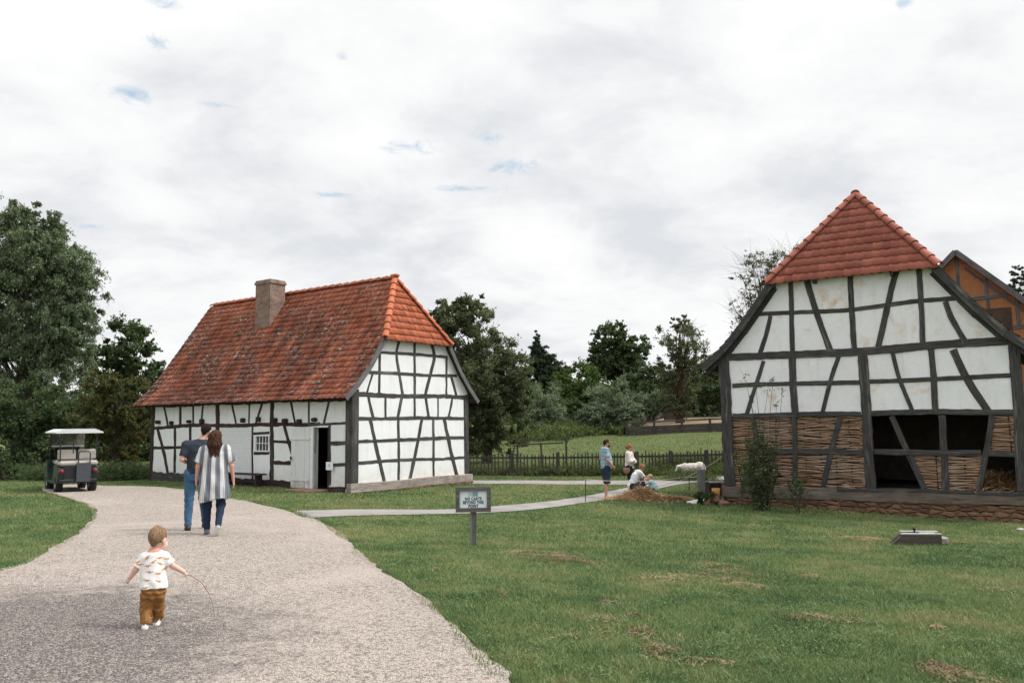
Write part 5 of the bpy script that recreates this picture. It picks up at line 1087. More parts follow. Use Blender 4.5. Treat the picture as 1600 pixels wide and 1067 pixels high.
    cc=t.mix(t.map(t.noise(ob,60,3),.4,.6),(.50,.20,.075),(.60,.36,.13)); cc=t.mix(t.map(a,.3,.7),(.80,.79,.77),cc); cc=t.mix(t.math('MULTIPLY',t.map(a,.3,.45),t.map(a,.55,.65,1.,0.)),cc,(.62,.30,.22)); col(t,cc); bump(t,t.noise(ob,300,2),.1,.002); o.data.materials.append(t.mt)
    # trousers, loose and bunched at the ankles
    F=Field((-.16,-.18,.0),(.16,.24,.42),.0045); F.loft([(.265,0,.0,.092,.076),(.31,0,0,.103,.088),(.375,0,0,.098,.082)],.035)
    for q in 'LR':
        h__,k_,a_=[np.array(J[c+q]) for c in 'hka']; F.cap(h__+(0,0,-.01),k_,.064,.053,k=.010); F.cap(k_,a_+(0,0,.028),.053,.044,k=.012,cut=(a_+(0,0,.012),(0,0,-1)))
    F.wrinkle(lambda x,y,z:.0105*np.sin(z*105+4.5*np.sin(x*30+y*22)+2*np.sin(z*31))*np.clip(1.25-(z-.05)/.13,.18,1)+.0070*np.sin(x*48+z*40+3*np.sin(z*20))*np.sin(x*30-z*25+y*20))
    F.mesh('trousers',cloth('brown_trousers',(.265,.125,.042),.15,60),P_)
    for q in 'LR': shoe(P_,J['a'+q],J['t'+q],.62,plain('white_shoe',(.72,.70,.68),.6,.06,20,.1),plain('shoe_sole',(.10,.09,.085),.8,.2,20,.1) if q=='L' else M['white_paint'])
    P_.scale=(.94,.94,1.)
    # stick
    mb=MB(); w_=np.array(J['wR'])+nrm(np.array(J['wR'])-J['eR'])*.045+(0,.0,-.018)
    zg=lambda x,y:h(*(np.array((b[0],b[1]))+(rotZ(R(17))@np.array((x,y,0)))[:2]))-b[2]
    pts=[w_+(-.03,-.01,.02),w_+(.03,.01,-.012),w_+(.10,.02,-.07),w_+(.155,.03,-.16),w_+(.19,.03,-.25),np.array((w_[0]+.215,.06,zg(w_[0]+.215,.06)+.03))]
    mb.tube(pts,[.0035,.0032,.003,.0026,.0022,.0015],5); mb.tube([pts[3],pts[3]+(.05,0,-.03)],[.002,.001],4); s_=mb.build('stick',plain('stick_bark',(.30,.16,.075),.8,.2,30,.2),None)
    s_.matrix_world=Matrix.Translation(tuple(b))@Matrix.Rotation(R(17),4,'Z'); tag(s_,'thin bent reddish stick held in the toddler hand','stick')
toddler()

# ---- couple seen from behind
def adult_man():
    b=at_col(309,13.9); P_=person_shell('dark haired man in dark blue tee shirt and blue jeans walking away',b,R(20))
    J=dict(hL=(-.10,0,.96),hR=(.09,.0,.96),kL=(-.115,.0,.52),kR=(.11,.18,.53),aL=(-.12,-.08,.10),aR=(.15,.30,.10),tL=(-.13,.09,.035),tR=(.17,.46,.045),sL=(-.185,0,1.465),sR=(.205,.0,1.45),eL=(-.245,-.06,1.22),eR=(.27,.05,1.20),wL=(-.15,.15,1.14),wR=(.13,.22,1.12),chest=(.02,0,1.38),neck=(.06,.0,1.545),head=(.125,.025,1.70))
    Mh=rotm(R(-22),R(8),R(8)); F=Field((-.40,-.25,-.01),(.45,.62,1.86),.0085); limbs(F,J,1.,1.05,lg=.72,cg=.72); F.ell((.01,0,1.30),(.15,.10,.18),.02); F.ell((0,0,1.05),(.14,.10,.14),.02); headparts(F,J['head'],1.03,Mh)
    hand(F,J['wL'],(.75,.6,-.1),(0,.5,-.6),(0,.3,1),1.,.6); hand(F,J['wR'],(-.6,.6,0),(0,.5,-.6),(0,.3,1),1.,.6); F.mesh('body',M['skin'],P_)
    T=lambda x,y,z:np.array(J['head'])+Mh@(np.array([x,y,z])*1.03)
    F=Field((-.05,-.15,1.55),(.3,.2,1.87),.007); F.ell(T(0,-.016,.040),(.084,.100,.094),0,Mh,cut=(T(0,.055,.03),Mh@np.array((0,.85,-.4)))); F.cap(T(0,-.082,.0),T(0,-.062,-.055),.035,.03,k=.04); F.wrinkle(lambda x,y,z:.003*np.sin(x*140+6*np.sin(z*40))*np.sin(z*110+y*50)); F.mesh('hair',hairm('dark_hair',(.010,.007,.006),(.028,.019,.016)),P_)
    F=Field((-.36,-.22,.92),(.38,.22,1.62),.008); F.loft([(.975,.0,0,.178,.138),(1.05,.0,0,.172,.135),(1.2,.005,0,.172,.132),(1.36,.015,0,.196,.130),(1.47,.025,0,.190,.112),(1.545,.05,0,.10,.075)],.03); F.cap(J['sL'],J['sR'],.068,k=.03); F.cap(J['sL'],(.06,0,1.53),.05,.05,k=.04); F.cap(J['sR'],(.06,0,1.53),.05,.05,k=.04)
    for q in 'LR': s_,e_=np.array(J['s'+q]),np.array(J['e'+q]); F.cap(s_,e_+(e_-s_)*.2,.067,.064,k=.05,cut=(s_+(e_-s_)*.78,e_-s_))
    F.wrinkle(lambda x,y,z:.004*np.sin(x*22+z*14+3*np.sin(z*8))*np.sin(z*26+x*9)+.003*np.sin(x*50+z*30)*np.clip(1-(z-.98)/.3,0,1)); F.mesh('shirt',cloth('navy_shirt',(.034,.040,.056),.2,50),P_)
    F=Field((-.3,-.25,.05),(.35,.5,1.06),.0085); F.cap(J['hL'],J['hR'],.118,k=.03); F.loft([(.86,0,0,.17,.13),(1.03,0,0,.16,.12)],.03)
    for q in 'LR': h__,k_,a_=[np.array(J[c+q]) for c in 'hka']; F.cap(h__,k_,.106,.076,k=.03); F.cap(k_,a_+(0,0,.03),.074,.060,k=.03,cut=(a_+(0,0,-.02),(0,0,-1)))
    F.wrinkle(lambda x,y,z:.004*np.sin(z*60+4*np.sin(x*22+y*10))*(np.exp(-((z-.5)/.12)**2)+np.exp(-((z-.12)/.1)**2)+.25)+.003*np.sin(x*40+z*18)); F.mesh('jeans',cloth('blue_jeans',(.055,.120,.215),.25,35),P_)
    for q in 'LR': shoe(P_,J['a'+q],J['t'+q],1.12,M['black'],plain('grey_sole',(.35,.35,.35),.7,.1,10,0))
adult_man()
def adult_woman():
    s=1.0; b=at_col(336,13.3); P_=person_shell('woman with long wavy brown hair in grey and white striped tunic walking away',b,R(19))
    J=dict(hL=(-.09,0,.92),hR=(.09,.0,.92),kL=(-.10,.02,.49),kR=(.115,-.02,.50),aL=(-.09,.0,.09),aR=(.085,-.30,.20),tL=(-.10,.15,.035),tR=(.085,-.21,.045),sL=(-.165,0,1.40),sR=(.175,.0,1.405),eL=(-.255,-.01,1.13),eR=(.265,-.03,1.13),wL=(-.275,.06,.90),wR=(.30,.02,.88),chest=(0,0,1.28),neck=(0.01,.0,1.44),head=(.02,.02,1.59))
    Mh=rotm(R(-35),R(4),R(-4)); F=Field((-.45,-.40,-.01),(.45,.35,1.75),.0085); limbs(F,J,.98,1.0,lg=.72,cg=.72); F.ell((0,0,1.22),(.14,.10,.16),.02); F.ell((0,0,.98),(.15,.11,.14),.02); headparts(F,J['head'],.97,Mh,True)
    hand(F,J['wL'],(-.05,.05,-1),(1,.2,0),(0,1,0),.92,.45); hand(F,J['wR'],(.12,.05,-1),(-1,.2,0),(0,1,0),.92,.4); F.mesh('body',M['skin'],P_)
    T=lambda x,y,z:np.array(J['head'])+Mh@(np.array([x,y,z])*.97)
    F=Field((-.2,-.24,1.15),(.25,.2,1.78),.007); F.ell(T(0,-.020,.040),(.088,.104,.096),0,Mh,cut=(T(0,.060,.03),Mh@np.array((0,.9,-.3))))
    for (x,y,r0) in ((-.045,-.10,.050),(.0,-.125,.055),(.045,-.11,.052),(.075,-.06,.040),(-.075,-.055,.038)):
        p=T(x,y*.8,.02); F.cap(p,(p[0]*1.05+x*.15,p[1]-.025,1.48),r0,r0*1.05,k=.04); F.cap((p[0]*1.05+x*.15,p[1]-.025,1.48),(p[0]*.9+x*.1,-.105,1.305-abs(x)*.3),r0*1.05,r0*.42,k=.03)
    F.wrinkle(lambda x,y,z:.007*np.sin(z*42+5*np.sin(x*26)+2*x*30)*np.sin(x*75+2*np.sin(z*30))+.003*np.sin(x*190+6*np.sin(z*25))); F.mesh('hair',hairm('brown_hair',(.020,.010,.007),(.085,.042,.026),45),P_)
    # tunic with wide short sleeves
    F=Field((-.46,-.32,.50),(.46,.32,1.50),.008)
    F.loft([(.545,.02,-.01,.245,.185),(.62,.015,-.01,.25,.19),(.80,.01,-.01,.245,.18),(1.0,0,0,.215,.155),(1.2,0,0,.195,.135),(1.34,0,0,.185,.12),(1.42,0,0,.12,.08),(1.455,.0,0,.075,.055)],.03); F.cap(J['sL'],J['sR'],.070,k=.03)
    for q,sx in (('L',-1),('R',1)): s_,e_=np.array(J['s'+q]),np.array(J['e'+q]); F.cap(s_+(0,0,-.02),s_+(sx*.10,0,-.24),.070,.092,k=.06,cut=(s_+(sx*.08,0,-.22),(sx*.45,0,-1)))
    F.wrinkle(lambda x,y,z:(.009*np.sin(x*34+1.5*np.sin(z*7)+y*8)+.005*np.sin(x*62+z*9))*np.clip(1.3-(z-.55)/.55,.15,1)+.004*np.sin(z*20+x*16)+.05*np.clip(.60-.05*np.sin(x*9+1)-z,0,1)*0)
    F.wrinkle(lambda x,y,z:np.where(z<.57+.035*np.sin(x*8+.5)-.12*(x-.02)*0-.00,.05,0))
    t=pmat('striped_tunic',.85,.15); ob=t.tc.outputs['Object']; sx_=t.n('ShaderNodeSeparateXYZ',{0:ob}); xx=t.math('DIVIDE',sx_.outputs[0],t.map(sx_.outputs[2],.55,1.4,1.22,.86)); xx=t.math('ADD',xx,t.math('MULTIPLY',t.noise(ob,3.,2),.02))
    ph=t.math('FRACT',t.math('MULTIPLY',t.math('ADD',xx,10.03),7.4)); rp_=t.n('ShaderNodeValToRGB',{0:ph}); rp_.color_ramp.interpolation='CONSTANT'; el=rp_.color_ramp.elements
    el[0].position=0; el[0].color=(.60,.60,.59,1); el[1].position=.42; el[1].color=(.12,.135,.155,1)
    for p_,c in ((.06,(.42,.42,.43)),(.10,(.62,.62,.61)),(.26,(.30,.32,.34)),(.30,(.60,.60,.60)),(.50,(.30,.31,.33)),(.54,(.115,.13,.15)),(.72,(.20,.17,.19)),(.76,(.12,.135,.155)),(.94,(.40,.41,.42))): el.new(p_).color=(*c,1)
    col(t,rp_.outputs[0]); bump(t,t.noise(ob,120,3),.2,.004); F.mesh('tunic',t.mt,P_)
    F=Field((-.3,-.45,.04),(.3,.25,.95),.0085); F.cap(J['hL'],J['hR'],.11,k=.03)
    for q in 'LR': h__,k_,a_=[np.array(J[c+q]) for c in 'hka']; F.cap(h__,k_,.104,.074,k=.03); F.cap(k_,a_,.070,.048,k=.03,cut=(a_+(0,0,-.01),a_-k_))
    F.wrinkle(lambda x,y,z:.003*np.sin(z*55+4*np.sin(x*25))); F.mesh('jeans',cloth('dark_jeans',(.018,.028,.055),.25,35),P_)
    for q in 'LR': shoe(P_,J['a'+q],J['t'+q],.98,cloth('grey_sneaker',(.13,.14,.16),.15,40),M['white_paint'],low=(q=='R'))
adult_woman()

# ---- group by the rope, seen from the side
def sunglasses(P_,T,s=1.):
    mb=MB(); 
    for q in (-1,1): mb.box(T(q*.032,.094,.012),(.052*s,.014*s,.036*s),M=Mcur[0],bev=.006); mb.beam(T(q*.06,.090,.016),T(q*.078,.0,.012),.006,.012)
    mb.build('sunglasses',M['black'],P_)
Mcur=[None]
def far_man():
    b=at_col(946,25.1); P_=person_shell('bearded man with sunglasses, light blue checked shirt and navy shorts on the path',b,R(-82))
    J=dict(hL=(-.09,0,.95),hR=(.09,.0,.95),kL=(-.10,.03,.50),kR=(.10,.0,.50),aL=(-.10,.02,.09),aR=(.10,-.05,.09),tL=(-.13,.17,.03),tR=(.13,.10,.03),sL=(-.20,-.03,1.50),sR=(.20,-.03,1.50),eL=(-.27,-.10,1.22),eR=(.28,-.02,1.20),wL=(-.22,.12,1.03),wR=(.20,.17,1.00),chest=(0,0,1.35),neck=(0,.0,1.54),head=(0,.045,1.70))
    Mh=rotm(R(0),R(2)); Mcur[0]=Mh; F=Field((-.42,-.3,-.01),(.42,.35,1.86),.0095); limbs(F,J,1.02,1.06,lg=.8); F.ell((0,0,1.30),(.15,.11,.18),.02); F.ell((0,.03,1.08),(.15,.13,.15),.02); T=headparts(F,J['head'],1.0,Mh)
    for q,sg in (('L',1),('R',-1)): hand(F,J['w'+q],(sg*.2,.35,-.5),(sg*1,0,0),(0,1,.4),1.,.5)
    F.mesh('body',M['skin_tan'],P_); sunglasses(P_,T)
    F=Field((-.13,-.13,1.5),(.13,.2,1.86),.008); F.ell(T(0,-.016,.040),(.084,.100,.094),0,Mh,cut=(T(0,.06,.035),Mh@np.array((0,.8,-.5)))); F.cap(T(0,-.082,.0),T(0,-.062,-.05),.034,.03,k=.04); o=F.mesh('hair',hairm('man_brown_hair',(.022,.013,.009),(.055,.034,.023)),P_)
    F=Field((-.13,-.05,1.5),(.13,.25,1.75),.008); F.ell(T(0,.052,-.075),(.060,.058,.042),0,Mh); F.cap(T(-.02,.098,-.043),T(.02,.098,-.043),.008,k=.01); F.mesh('beard',M_['hb'] if 0 else o.data.materials[0],P_)
    F=Field((-.4,-.28,.85),(.4,.32,1.62),.0095); F.loft([(.93,0,.01,.19,.165),(1.08,0,.03,.19,.185),(1.25,0,.02,.19,.165),(1.4,0,0,.20,.14),(1.48,0,-.01,.19,.115),(1.56,0,0,.09,.08)],.03); F.cap(J['sL'],J['sR'],.076,k=.03)
    for q in 'LR': s_,e_=np.array(J['s'+q]),np.array(J['e'+q]); F.cap(s_,e_+(e_-s_)*.2,.070,.072,k=.05,cut=(s_+(e_-s_)*.75,e_-s_))
    F.wrinkle(lambda x,y,z:.005*np.sin(y*25+z*14+3*np.sin(z*8))*np.sin(z*22+x*9))
    t=pmat('checked_shirt',.85,.1); ob=t.tc.outputs['Object']; se=t.n('ShaderNodeSeparateXYZ',{0:ob}); gx_=t.math('GREATER_THAN',t.math('FRACT',t.math('MULTIPLY',t.math('ADD',t.math('ADD',se.outputs[0],se.outputs[1]),5.),8.)),.6); gz_=t.math('GREATER_THAN',t.math('FRACT',t.math('MULTIPLY',se.outputs[2],9.)),.6)
    col(t,t.mix(t.math('MULTIPLY',t.math('ADD',gx_,gz_),.42),(.33,.44,.52),(.13,.21,.30))); F.mesh('shirt',t.mt,P_)
    F=Field((-.3,-.25,.4),(.3,.25,1.08),.0095); F.cap(J['hL'],J['hR'],.12,k=.03); F.loft([(.84,0,0,.175,.14),(1.0,0,.01,.17,.15)],.03)
    for q in 'LR': h__,k_=[np.array(J[c+q]) for c in 'hk']; F.cap(h__,k_,.115,.105,k=.03,cut=(k_+(0,0,-.03),(0,0,-1)))
    F.wrinkle(lambda x,y,z:.005*np.sin(z*30+y*22)); F.mesh('shorts',cloth('navy_shorts',(.022,.035,.060),.2,30),P_)
    for q in 'LR': shoe(P_,np.array(J['a'+q])+(0,0,-.055),np.array(J['t'+q])+(0,.02,-.022),.95,plain('sandal',(.07,.045,.035),.7,.2,20,.1),M['black'],'sandal',low=True)
far_man()
def far_woman():
    b=at_col(983,27.4); P_=person_shell('woman with reddish hair bun and sunglasses standing with crossed arms in a cream sweater',b,R(-112))
    J=dict(hL=(-.085,0,.88),hR=(.085,.0,.88),kL=(-.09,.02,.47),kR=(.09,.03,.47),aL=(-.09,-.02,.09),aR=(.10,.02,.09),tL=(-.11,.13,.03),tR=(.13,.16,.03),sL=(-.165,0,1.36),sR=(.165,.0,1.36),eL=(-.235,.08,1.11),eR=(.235,.08,1.10),wL=(.04,.20,1.10),wR=(-.03,.215,1.05),chest=(0,0,1.24),neck=(0,.0,1.40),head=(0,.03,1.545))
    Mh=rotm(R(12),R(0)); Mcur[0]=Mh; F=Field((-.36,-.28,-.01),(.36,.38,1.72),.0095); limbs(F,J,.95,.98,lg=.8); F.ell((0,0,1.2),(.13,.10,.16),.02); F.ell((0,0,.95),(.14,.11,.14),.02); T=headparts(F,J['head'],.95,Mh,True)
    hand(F,J['wL'],(1,.1,.05),(0,-1,0),(0,0,1),.9,.4); hand(F,J['wR'],(-1,.05,-.1),(0,-1,0),(0,0,1),.9,.4); F.mesh('body',M['skin'],P_); sunglasses(P_,T,.95)
    F=Field((-.13,-.22,1.35),(.13,.15,1.74),.008); F.ell(T(0,-.018,.038),(.086,.102,.094),0,Mh,cut=(T(0,.06,.035),Mh@np.array((0,.85,-.45)))); F.cap(T(0,-.08,.0),T(0,-.055,-.05),.036,.03,k=.04); F.ell(T(0,-.135,.015),(.045,.04,.045),.015); F.wrinkle(lambda x,y,z:.003*np.sin(x*120+z*50)); F.mesh('hair',hairm('ginger_hair',(.16,.075,.035),(.34,.18,.09)),P_)
    F=Field((-.36,-.26,.80),(.36,.38,1.46),.0095); F.loft([(.86,0,0,.175,.14),(1.0,0,0,.175,.15),(1.2,0,0,.17,.14),(1.33,0,0,.165,.12),(1.40,0,0,.09,.075)],.03); F.cap(J['sL'],J['sR'],.070,k=.03)
    for q in 'LR': s_,e_,w_=[np.array(J[c+q]) for c in 'sew']; F.cap(s_,e_,.068,.066,k=.05); F.cap(e_,w_,.066,.052,k=.03,cut=(w_-(w_-e_)*.02,w_-e_))
    F.wrinkle(lambda x,y,z:.006*np.sin(z*38+x*18+3*np.sin(y*12))); F.mesh('sweater',cloth('cream_sweater',(.66,.61,.56),.08,25),P_)
    F=Field((-.3,-.25,.38),(.3,.25,1.0),.0095); F.cap(J['hL'],J['hR'],.118,k=.03)
    for q in 'LR': h__,k_=[np.array(J[c+q]) for c in 'hk']; F.cap(h__,k_,.11,.085,k=.03,cut=(k_+(0,0,.0),(0,0,-1)))
    F.mesh('shorts',cloth('black_shorts',(.018,.017,.020),.2,30),P_)
    F=Field((-.1,-.3,.55),(.45,.3,1.0),.009); F.ell((.20,-.06,.80),(.055,.12,.13),0,cut=((.2,0,.88),(0,0,1))); bg_=F.mesh('handbag',cloth('tan_leather',(.30,.17,.12),.15,15,.5),P_)
    mb=MB(); mb.tube([(.20,.06,.90),(.21,.02,1.1),(.12,.0,1.38),(.0,-.08,1.36),(-.02,-.14,1.2)],.008,5); mb.build('strap',bg_.data.materials[0],bg_)
    for q in 'LR': shoe(P_,J['a'+q],J['t'+q],.9,M['black'],M['black'],'shoe',low=True)
far_woman()
def squat_woman():
    b=at_col(991,26.6); P_=person_shell('woman in white tee shirt and dark trousers crouching to help a small child',b,R(-78))
    J=dict(hL=(-.10,-.10,.30),hR=(.10,-.10,.30),kL=(-.15,.28,.46),kR=(.14,.26,.40),aL=(-.12,.02,.10),aR=(.12,-.02,.12),tL=(-.13,.20,.03),tR=(.13,.14,.03),sL=(-.16,.13,.74),sR=(.16,.11,.74),eL=(-.18,.33,.58),eR=(.19,.30,.54),wL=(-.06,.52,.62),wR=(.06,.52,.56),chest=(0,.05,.65),neck=(0,.17,.80),head=(0,.27,.90))
    Mh=rotm(R(0),R(38)); F=Field((-.36,-.35,-.01),(.36,.75,1.1),.0095); limbs(F,J,.95,.98,lg=.8,cg=.85); F.cap((0,-.08,.34),(0,.08,.66),.12,.10,k=.02); T=headparts(F,J['head'],.95,Mh,True)
    hand(F,J['wL'],(.2,1,.1),(1,0,0),(0,0,1),.9,.4); hand(F,J['wR'],(-.2,1,.1),(-1,0,0),(0,0,1),.9,.4); F.mesh('body',M['skin'],P_)
    F=Field((-.2,-.0,.6),(.2,.5,1.1),.008); F.ell(T(0,-.018,.038),(.088,.104,.096),0,Mh,cut=(T(0,.075,.03),Mh@np.array((0,.9,-.3)))); 
    for x in (-.07,.07): F.cap(T(x,-.02,.0),T(x*1.1,.05,-.17),.040,.022,k=.03)
    F.cap(T(0,-.08,0),T(0,-.07,-.08),.05,.04,k=.04); F.wrinkle(lambda x,y,z:.004*np.sin(x*120+z*50)); F.mesh('hair',hairm('auburn_hair',(.13,.06,.03),(.36,.21,.12)),P_)
    F=Field((-.36,-.35,.2),(.36,.5,.95),.0095); F.cap((0,-.12,.33),(0,.04,.62),.175,.165,k=.03,flat=((0,.9,-.45),1.25)); F.cap((0,.04,.62),(0,.13,.76),.16,.09,k=.04); F.cap(J['sL'],J['sR'],.085,k=.04)
    for q in 'LR': s_,e_=np.array(J['s'+q]),np.array(J['e'+q]); F.cap(s_,e_,.070,.065,k=.04,cut=(s_+(e_-s_)*.6,e_-s_))
    F.wrinkle(lambda x,y,z:.006*np.sin(z*34+y*26)); F.mesh('shirt',cloth('white_tee',(.70,.70,.71),.05,25),P_)
    F=Field((-.36,-.40,.0),(.36,.5,.60),.0095); F.cap(J['hL'],J['hR'],.14,k=.03)
    for q in 'LR': h__,k_,a_=[np.array(J[c+q]) for c in 'hka']; F.cap(h__,k_,.115,.085,k=.03); F.cap(k_,a_,.08,.055,k=.03)
    F.mesh('trousers',cloth('navy_trousers',(.018,.024,.042),.2,30),P_)
    for q in 'LR': shoe(P_,J['a'+q],J['t'+q],.95,M['black'],M['black'],'shoe',low=True)
squat_woman()
def squat_child():
    b=at_col(1017,26.3); P_=person_shell('small fair haired child in pale blue top crouching beside the straw heap',b,R(62)); s=.62
    J=dict(hL=(-.06,-.08,.20),hR=(.06,-.08,.20),kL=(-.10,.14,.28),kR=(.10,.14,.27),aL=(-.08,.0,.06),aR=(.08,.0,.06),tL=(-.10,.11,.02),tR=(.10,.11,.02),sL=(-.11,.02,.47),sR=(.11,.02,.47),eL=(-.17,.13,.42),eR=(.17,.13,.42),wL=(-.10,.20,.52),wR=(.09,.20,.50),chest=(0,-.02,.42),neck=(0,.03,.51),head=(0,.06,.61))
    Mh=rotm(0,R(8)); F=Field((-.3,-.3,-.01),(.3,.35,.8),.008); limbs(F,J,s,1.0); F.cap((0,-.07,.24),(0,.0,.45),.10,.09,k=.03); T=headparts(F,J['head'],.86,Mh,child=True)
    hand(F,J['wL'],(.2,.3,1),(1,0,0),(0,1,0),.55,.6); hand(F,J['wR'],(-.2,.3,1),(-1,0,0),(0,1,0),.55,.6); F.mesh('body',M['skin_pale'],P_)
    F=Field((-.15,-.12,.5),(.15,.2,.8),.0075); F.ell(T(0,-.016,.038),(.076,.092,.084),0,Mh,cut=(T(0,.05,.03),Mh@np.array((0,.85,-.45)))); F.mesh('hair',hairm('fair_hair',(.36,.24,.14),(.55,.42,.28)),P_)
    F=Field((-.25,-.28,.1),(.25,.25,.6),.008); F.cap((0,-.09,.25),(0,.0,.44),.13,.105,k=.03); F.cap(J['sL'],J['sR'],.05,k=.04)
    for q in 'LR': s_,e_=np.array(J['s'+q]),np.array(J['e'+q]); F.cap(s_,e_,.045,.042,k=.03)
    F.wrinkle(lambda x,y,z:.005*np.sin(z*44+y*30)); F.mesh('top',cloth('pale_blue_top',(.36,.50,.52),.12,25),P_)
    F=Field((-.25,-.3,.0),(.25,.3,.4),.008); F.cap(J['hL'],J['hR'],.10,k=.03)
    for q in 'LR': h__,k_=[np.array(J[c+q]) for c in 'hk']; F.cap(h__,k_,.075,.06,k=.03)
    F.mesh('shorts',cloth('dark_grey_shorts',(.04,.05,.055),.2,30),P_)
    for q in 'LR': shoe(P_,J['a'+q],J['t'+q],.6,M['black'],M['black'],'shoe',low=True)
squat_child()
# ---- sheep
def sheep():
    b=at_col(1081,33.6); SS=.84; o=thing('sheep','woolly cream sheep standing in front of the picket fence behind the rope','sheep',tuple(b),R(7))
    F=Field((-.95,-.35,-.02),(.75,.35,1.0),.012)
    F.ell((-.02,0,.55),(.50,.21,.235),.04); F.ell((.33,0,.60),(.24,.205,.24),.05); F.ell((-.36,0,.56),(.22,.19,.23),.05); F.cap((-.42,0,.60),(-.62,0,.60),.14,.115,k=.05); F.ell((.40,0,.46),(.2,.2,.2),.05)
    F.wrinkle(lambda x,y,z:.016*np.sin(x*42+2*np.sin(z*30))*np.sin(z*38+y*30)*np.sin(y*40+x*13)+.006*np.sin(x*90+z*70))
    F.cap((.55,0,.62),(.62,0,.42),.045,.03,k=.02)
    # head and legs
    F.ell((-.66,0,.60),(.10,.095,.11),.03); F.cap((-.68,0,.57),(-.77,0,.44),.078,.052,k=.03); F.cap((-.77,0,.44),(-.79,0,.40),.048,.042,k=.02)
    for q in (-1,1): F.cap((-.65,q*.08,.65),(-.62,q*.18,.62),.028,.018,k=.02,flat=((0,0,1),1.6))
    for (x,q) in ((-.38,-.11),(-.34,.11)): F.cap((x,q,.45),(x-.01,q,.25),.065,.036,k=.04); F.cap((x-.01,q,.25),(x,q,.03),.034,.026,k=.01); F.cap((x,q,.03),(x-.04,q,.01),.03,.025,k=.01)
    for (x,q) in ((.38,-.11),(.44,.11)): F.cap((x,q,.48),(x-.05,q,.33),.095,.055,k=.04); F.cap((x-.05,q,.33),(x+.07,q,.22),.048,.032,k=.02); F.cap((x+.07,q,.22),(x+.03,q,.03),.03,.025,k=.01); F.cap((x+.03,q,.03),(x-.01,q,.01),.03,.025,k=.01)
    t=pmat('wool',.95,.05); ob=t.tc.outputs['Object']; n_=t.noise(ob,22,5,.7,.5); col(t,t.mix(t.map(n_,.35,.65),(.50,.44,.37),(.72,.68,.62))); bump(t,n_,1.,.03); F.mesh('body',t.mt,o); o.scale=(.92,.92,.84)
sheep()

# ------------------------------------------------------------ notice board
b=at_col(739,13.5); sg=thing('notice_board','small grey framed notice on a wooden post forbidding carts beyond this point','sign',tuple(b),R(3))
k=13.5/CF; zc=lambda py:at(739,py,13.5)[2]-b[2]
z0_,z1_=zc(799),zc(760); w_=.585; mb=MB(); mb.box((0,0,z0_/2-.1),(.105,.10,z0_+.22),bev=.008); mb.build('post',M['signwood'],sg)
mb=MB(); mb.box((0,-.025,(z0_+z1_)/2),(w_-.02,.03,z1_-z0_-.02)); mb.build('backboard',M['signwood'],sg)
bw=.066; mb=MB()
for a in ([(-w_/2,z1_-bw),(w_/2,z1_-bw),(w_/2,z1_),(-w_/2,z1_)],[(-w_/2,z0_),(w_/2,z0_),(w_/2,z0_+bw),(-w_/2,z0_+bw)],[(-w_/2,z0_+bw),(-w_/2+bw,z0_+bw),(-w_/2+bw,z1_-bw),(-w_/2,z1_-bw)],[(w_/2-bw,z0_+bw),(w_/2,z0_+bw),(w_/2,z1_-bw),(w_/2-bw,z1_-bw)]):
    mb.prism(a,(.02,.085),lambda u,v,o:(u,-o,v))
mb.build('frame',M['signwood'],sg)
mb=MB(); mb.box((0,-.046,(z0_+z1_)/2),(w_-2*bw,.008,z1_-z0_-2*bw)); pl_=mb.build('panel',plain('sign_face',(.76,.82,.84),.45,.03,3,0),sg)
zt_=z1_-bw
mb=MB(); mb.box((.035,-.052,zt_-.052),(.085,.004,.075)); mb.build('emblem',plain('emblem_blue',(.26,.36,.46),.5,.1,9,0),pl_)
mb=MB(); mb.box((-.048,-.052,zt_-.052),(.075,.004,.075)); mb.build('emblem',plain('emblem_grey',(.52,.58,.60),.5,.06,9,0),pl_)
ink=plain('sign_ink',(.02,.03,.06),.5,.1,9,0)
for i,(tx,sx) in enumerate((('NO CARTS',.74),('BEYOND THIS',.70),('POINT',.74))):
    cu=D.curves.new('lettering','FONT'); cu.body=tx; cu.size=.070; cu.align_x='CENTER'; cu.extrude=.002; cu.offset=.0022; cu.space_character=1.12
    o=D.objects.new('tmp',cu); me=D.meshes.new_from_object(o); D.objects.remove(o); me.name='lettering'; o=D.objects.new('lettering',me); C.objects.link(o); o.parent=pl_; o.location=(0,-.053,zt_-.152-.060*i); o.rotation_euler=(PI/2,0,0); o.scale=(sx,1,1); me.materials.clear(); me.materials.append(ink)
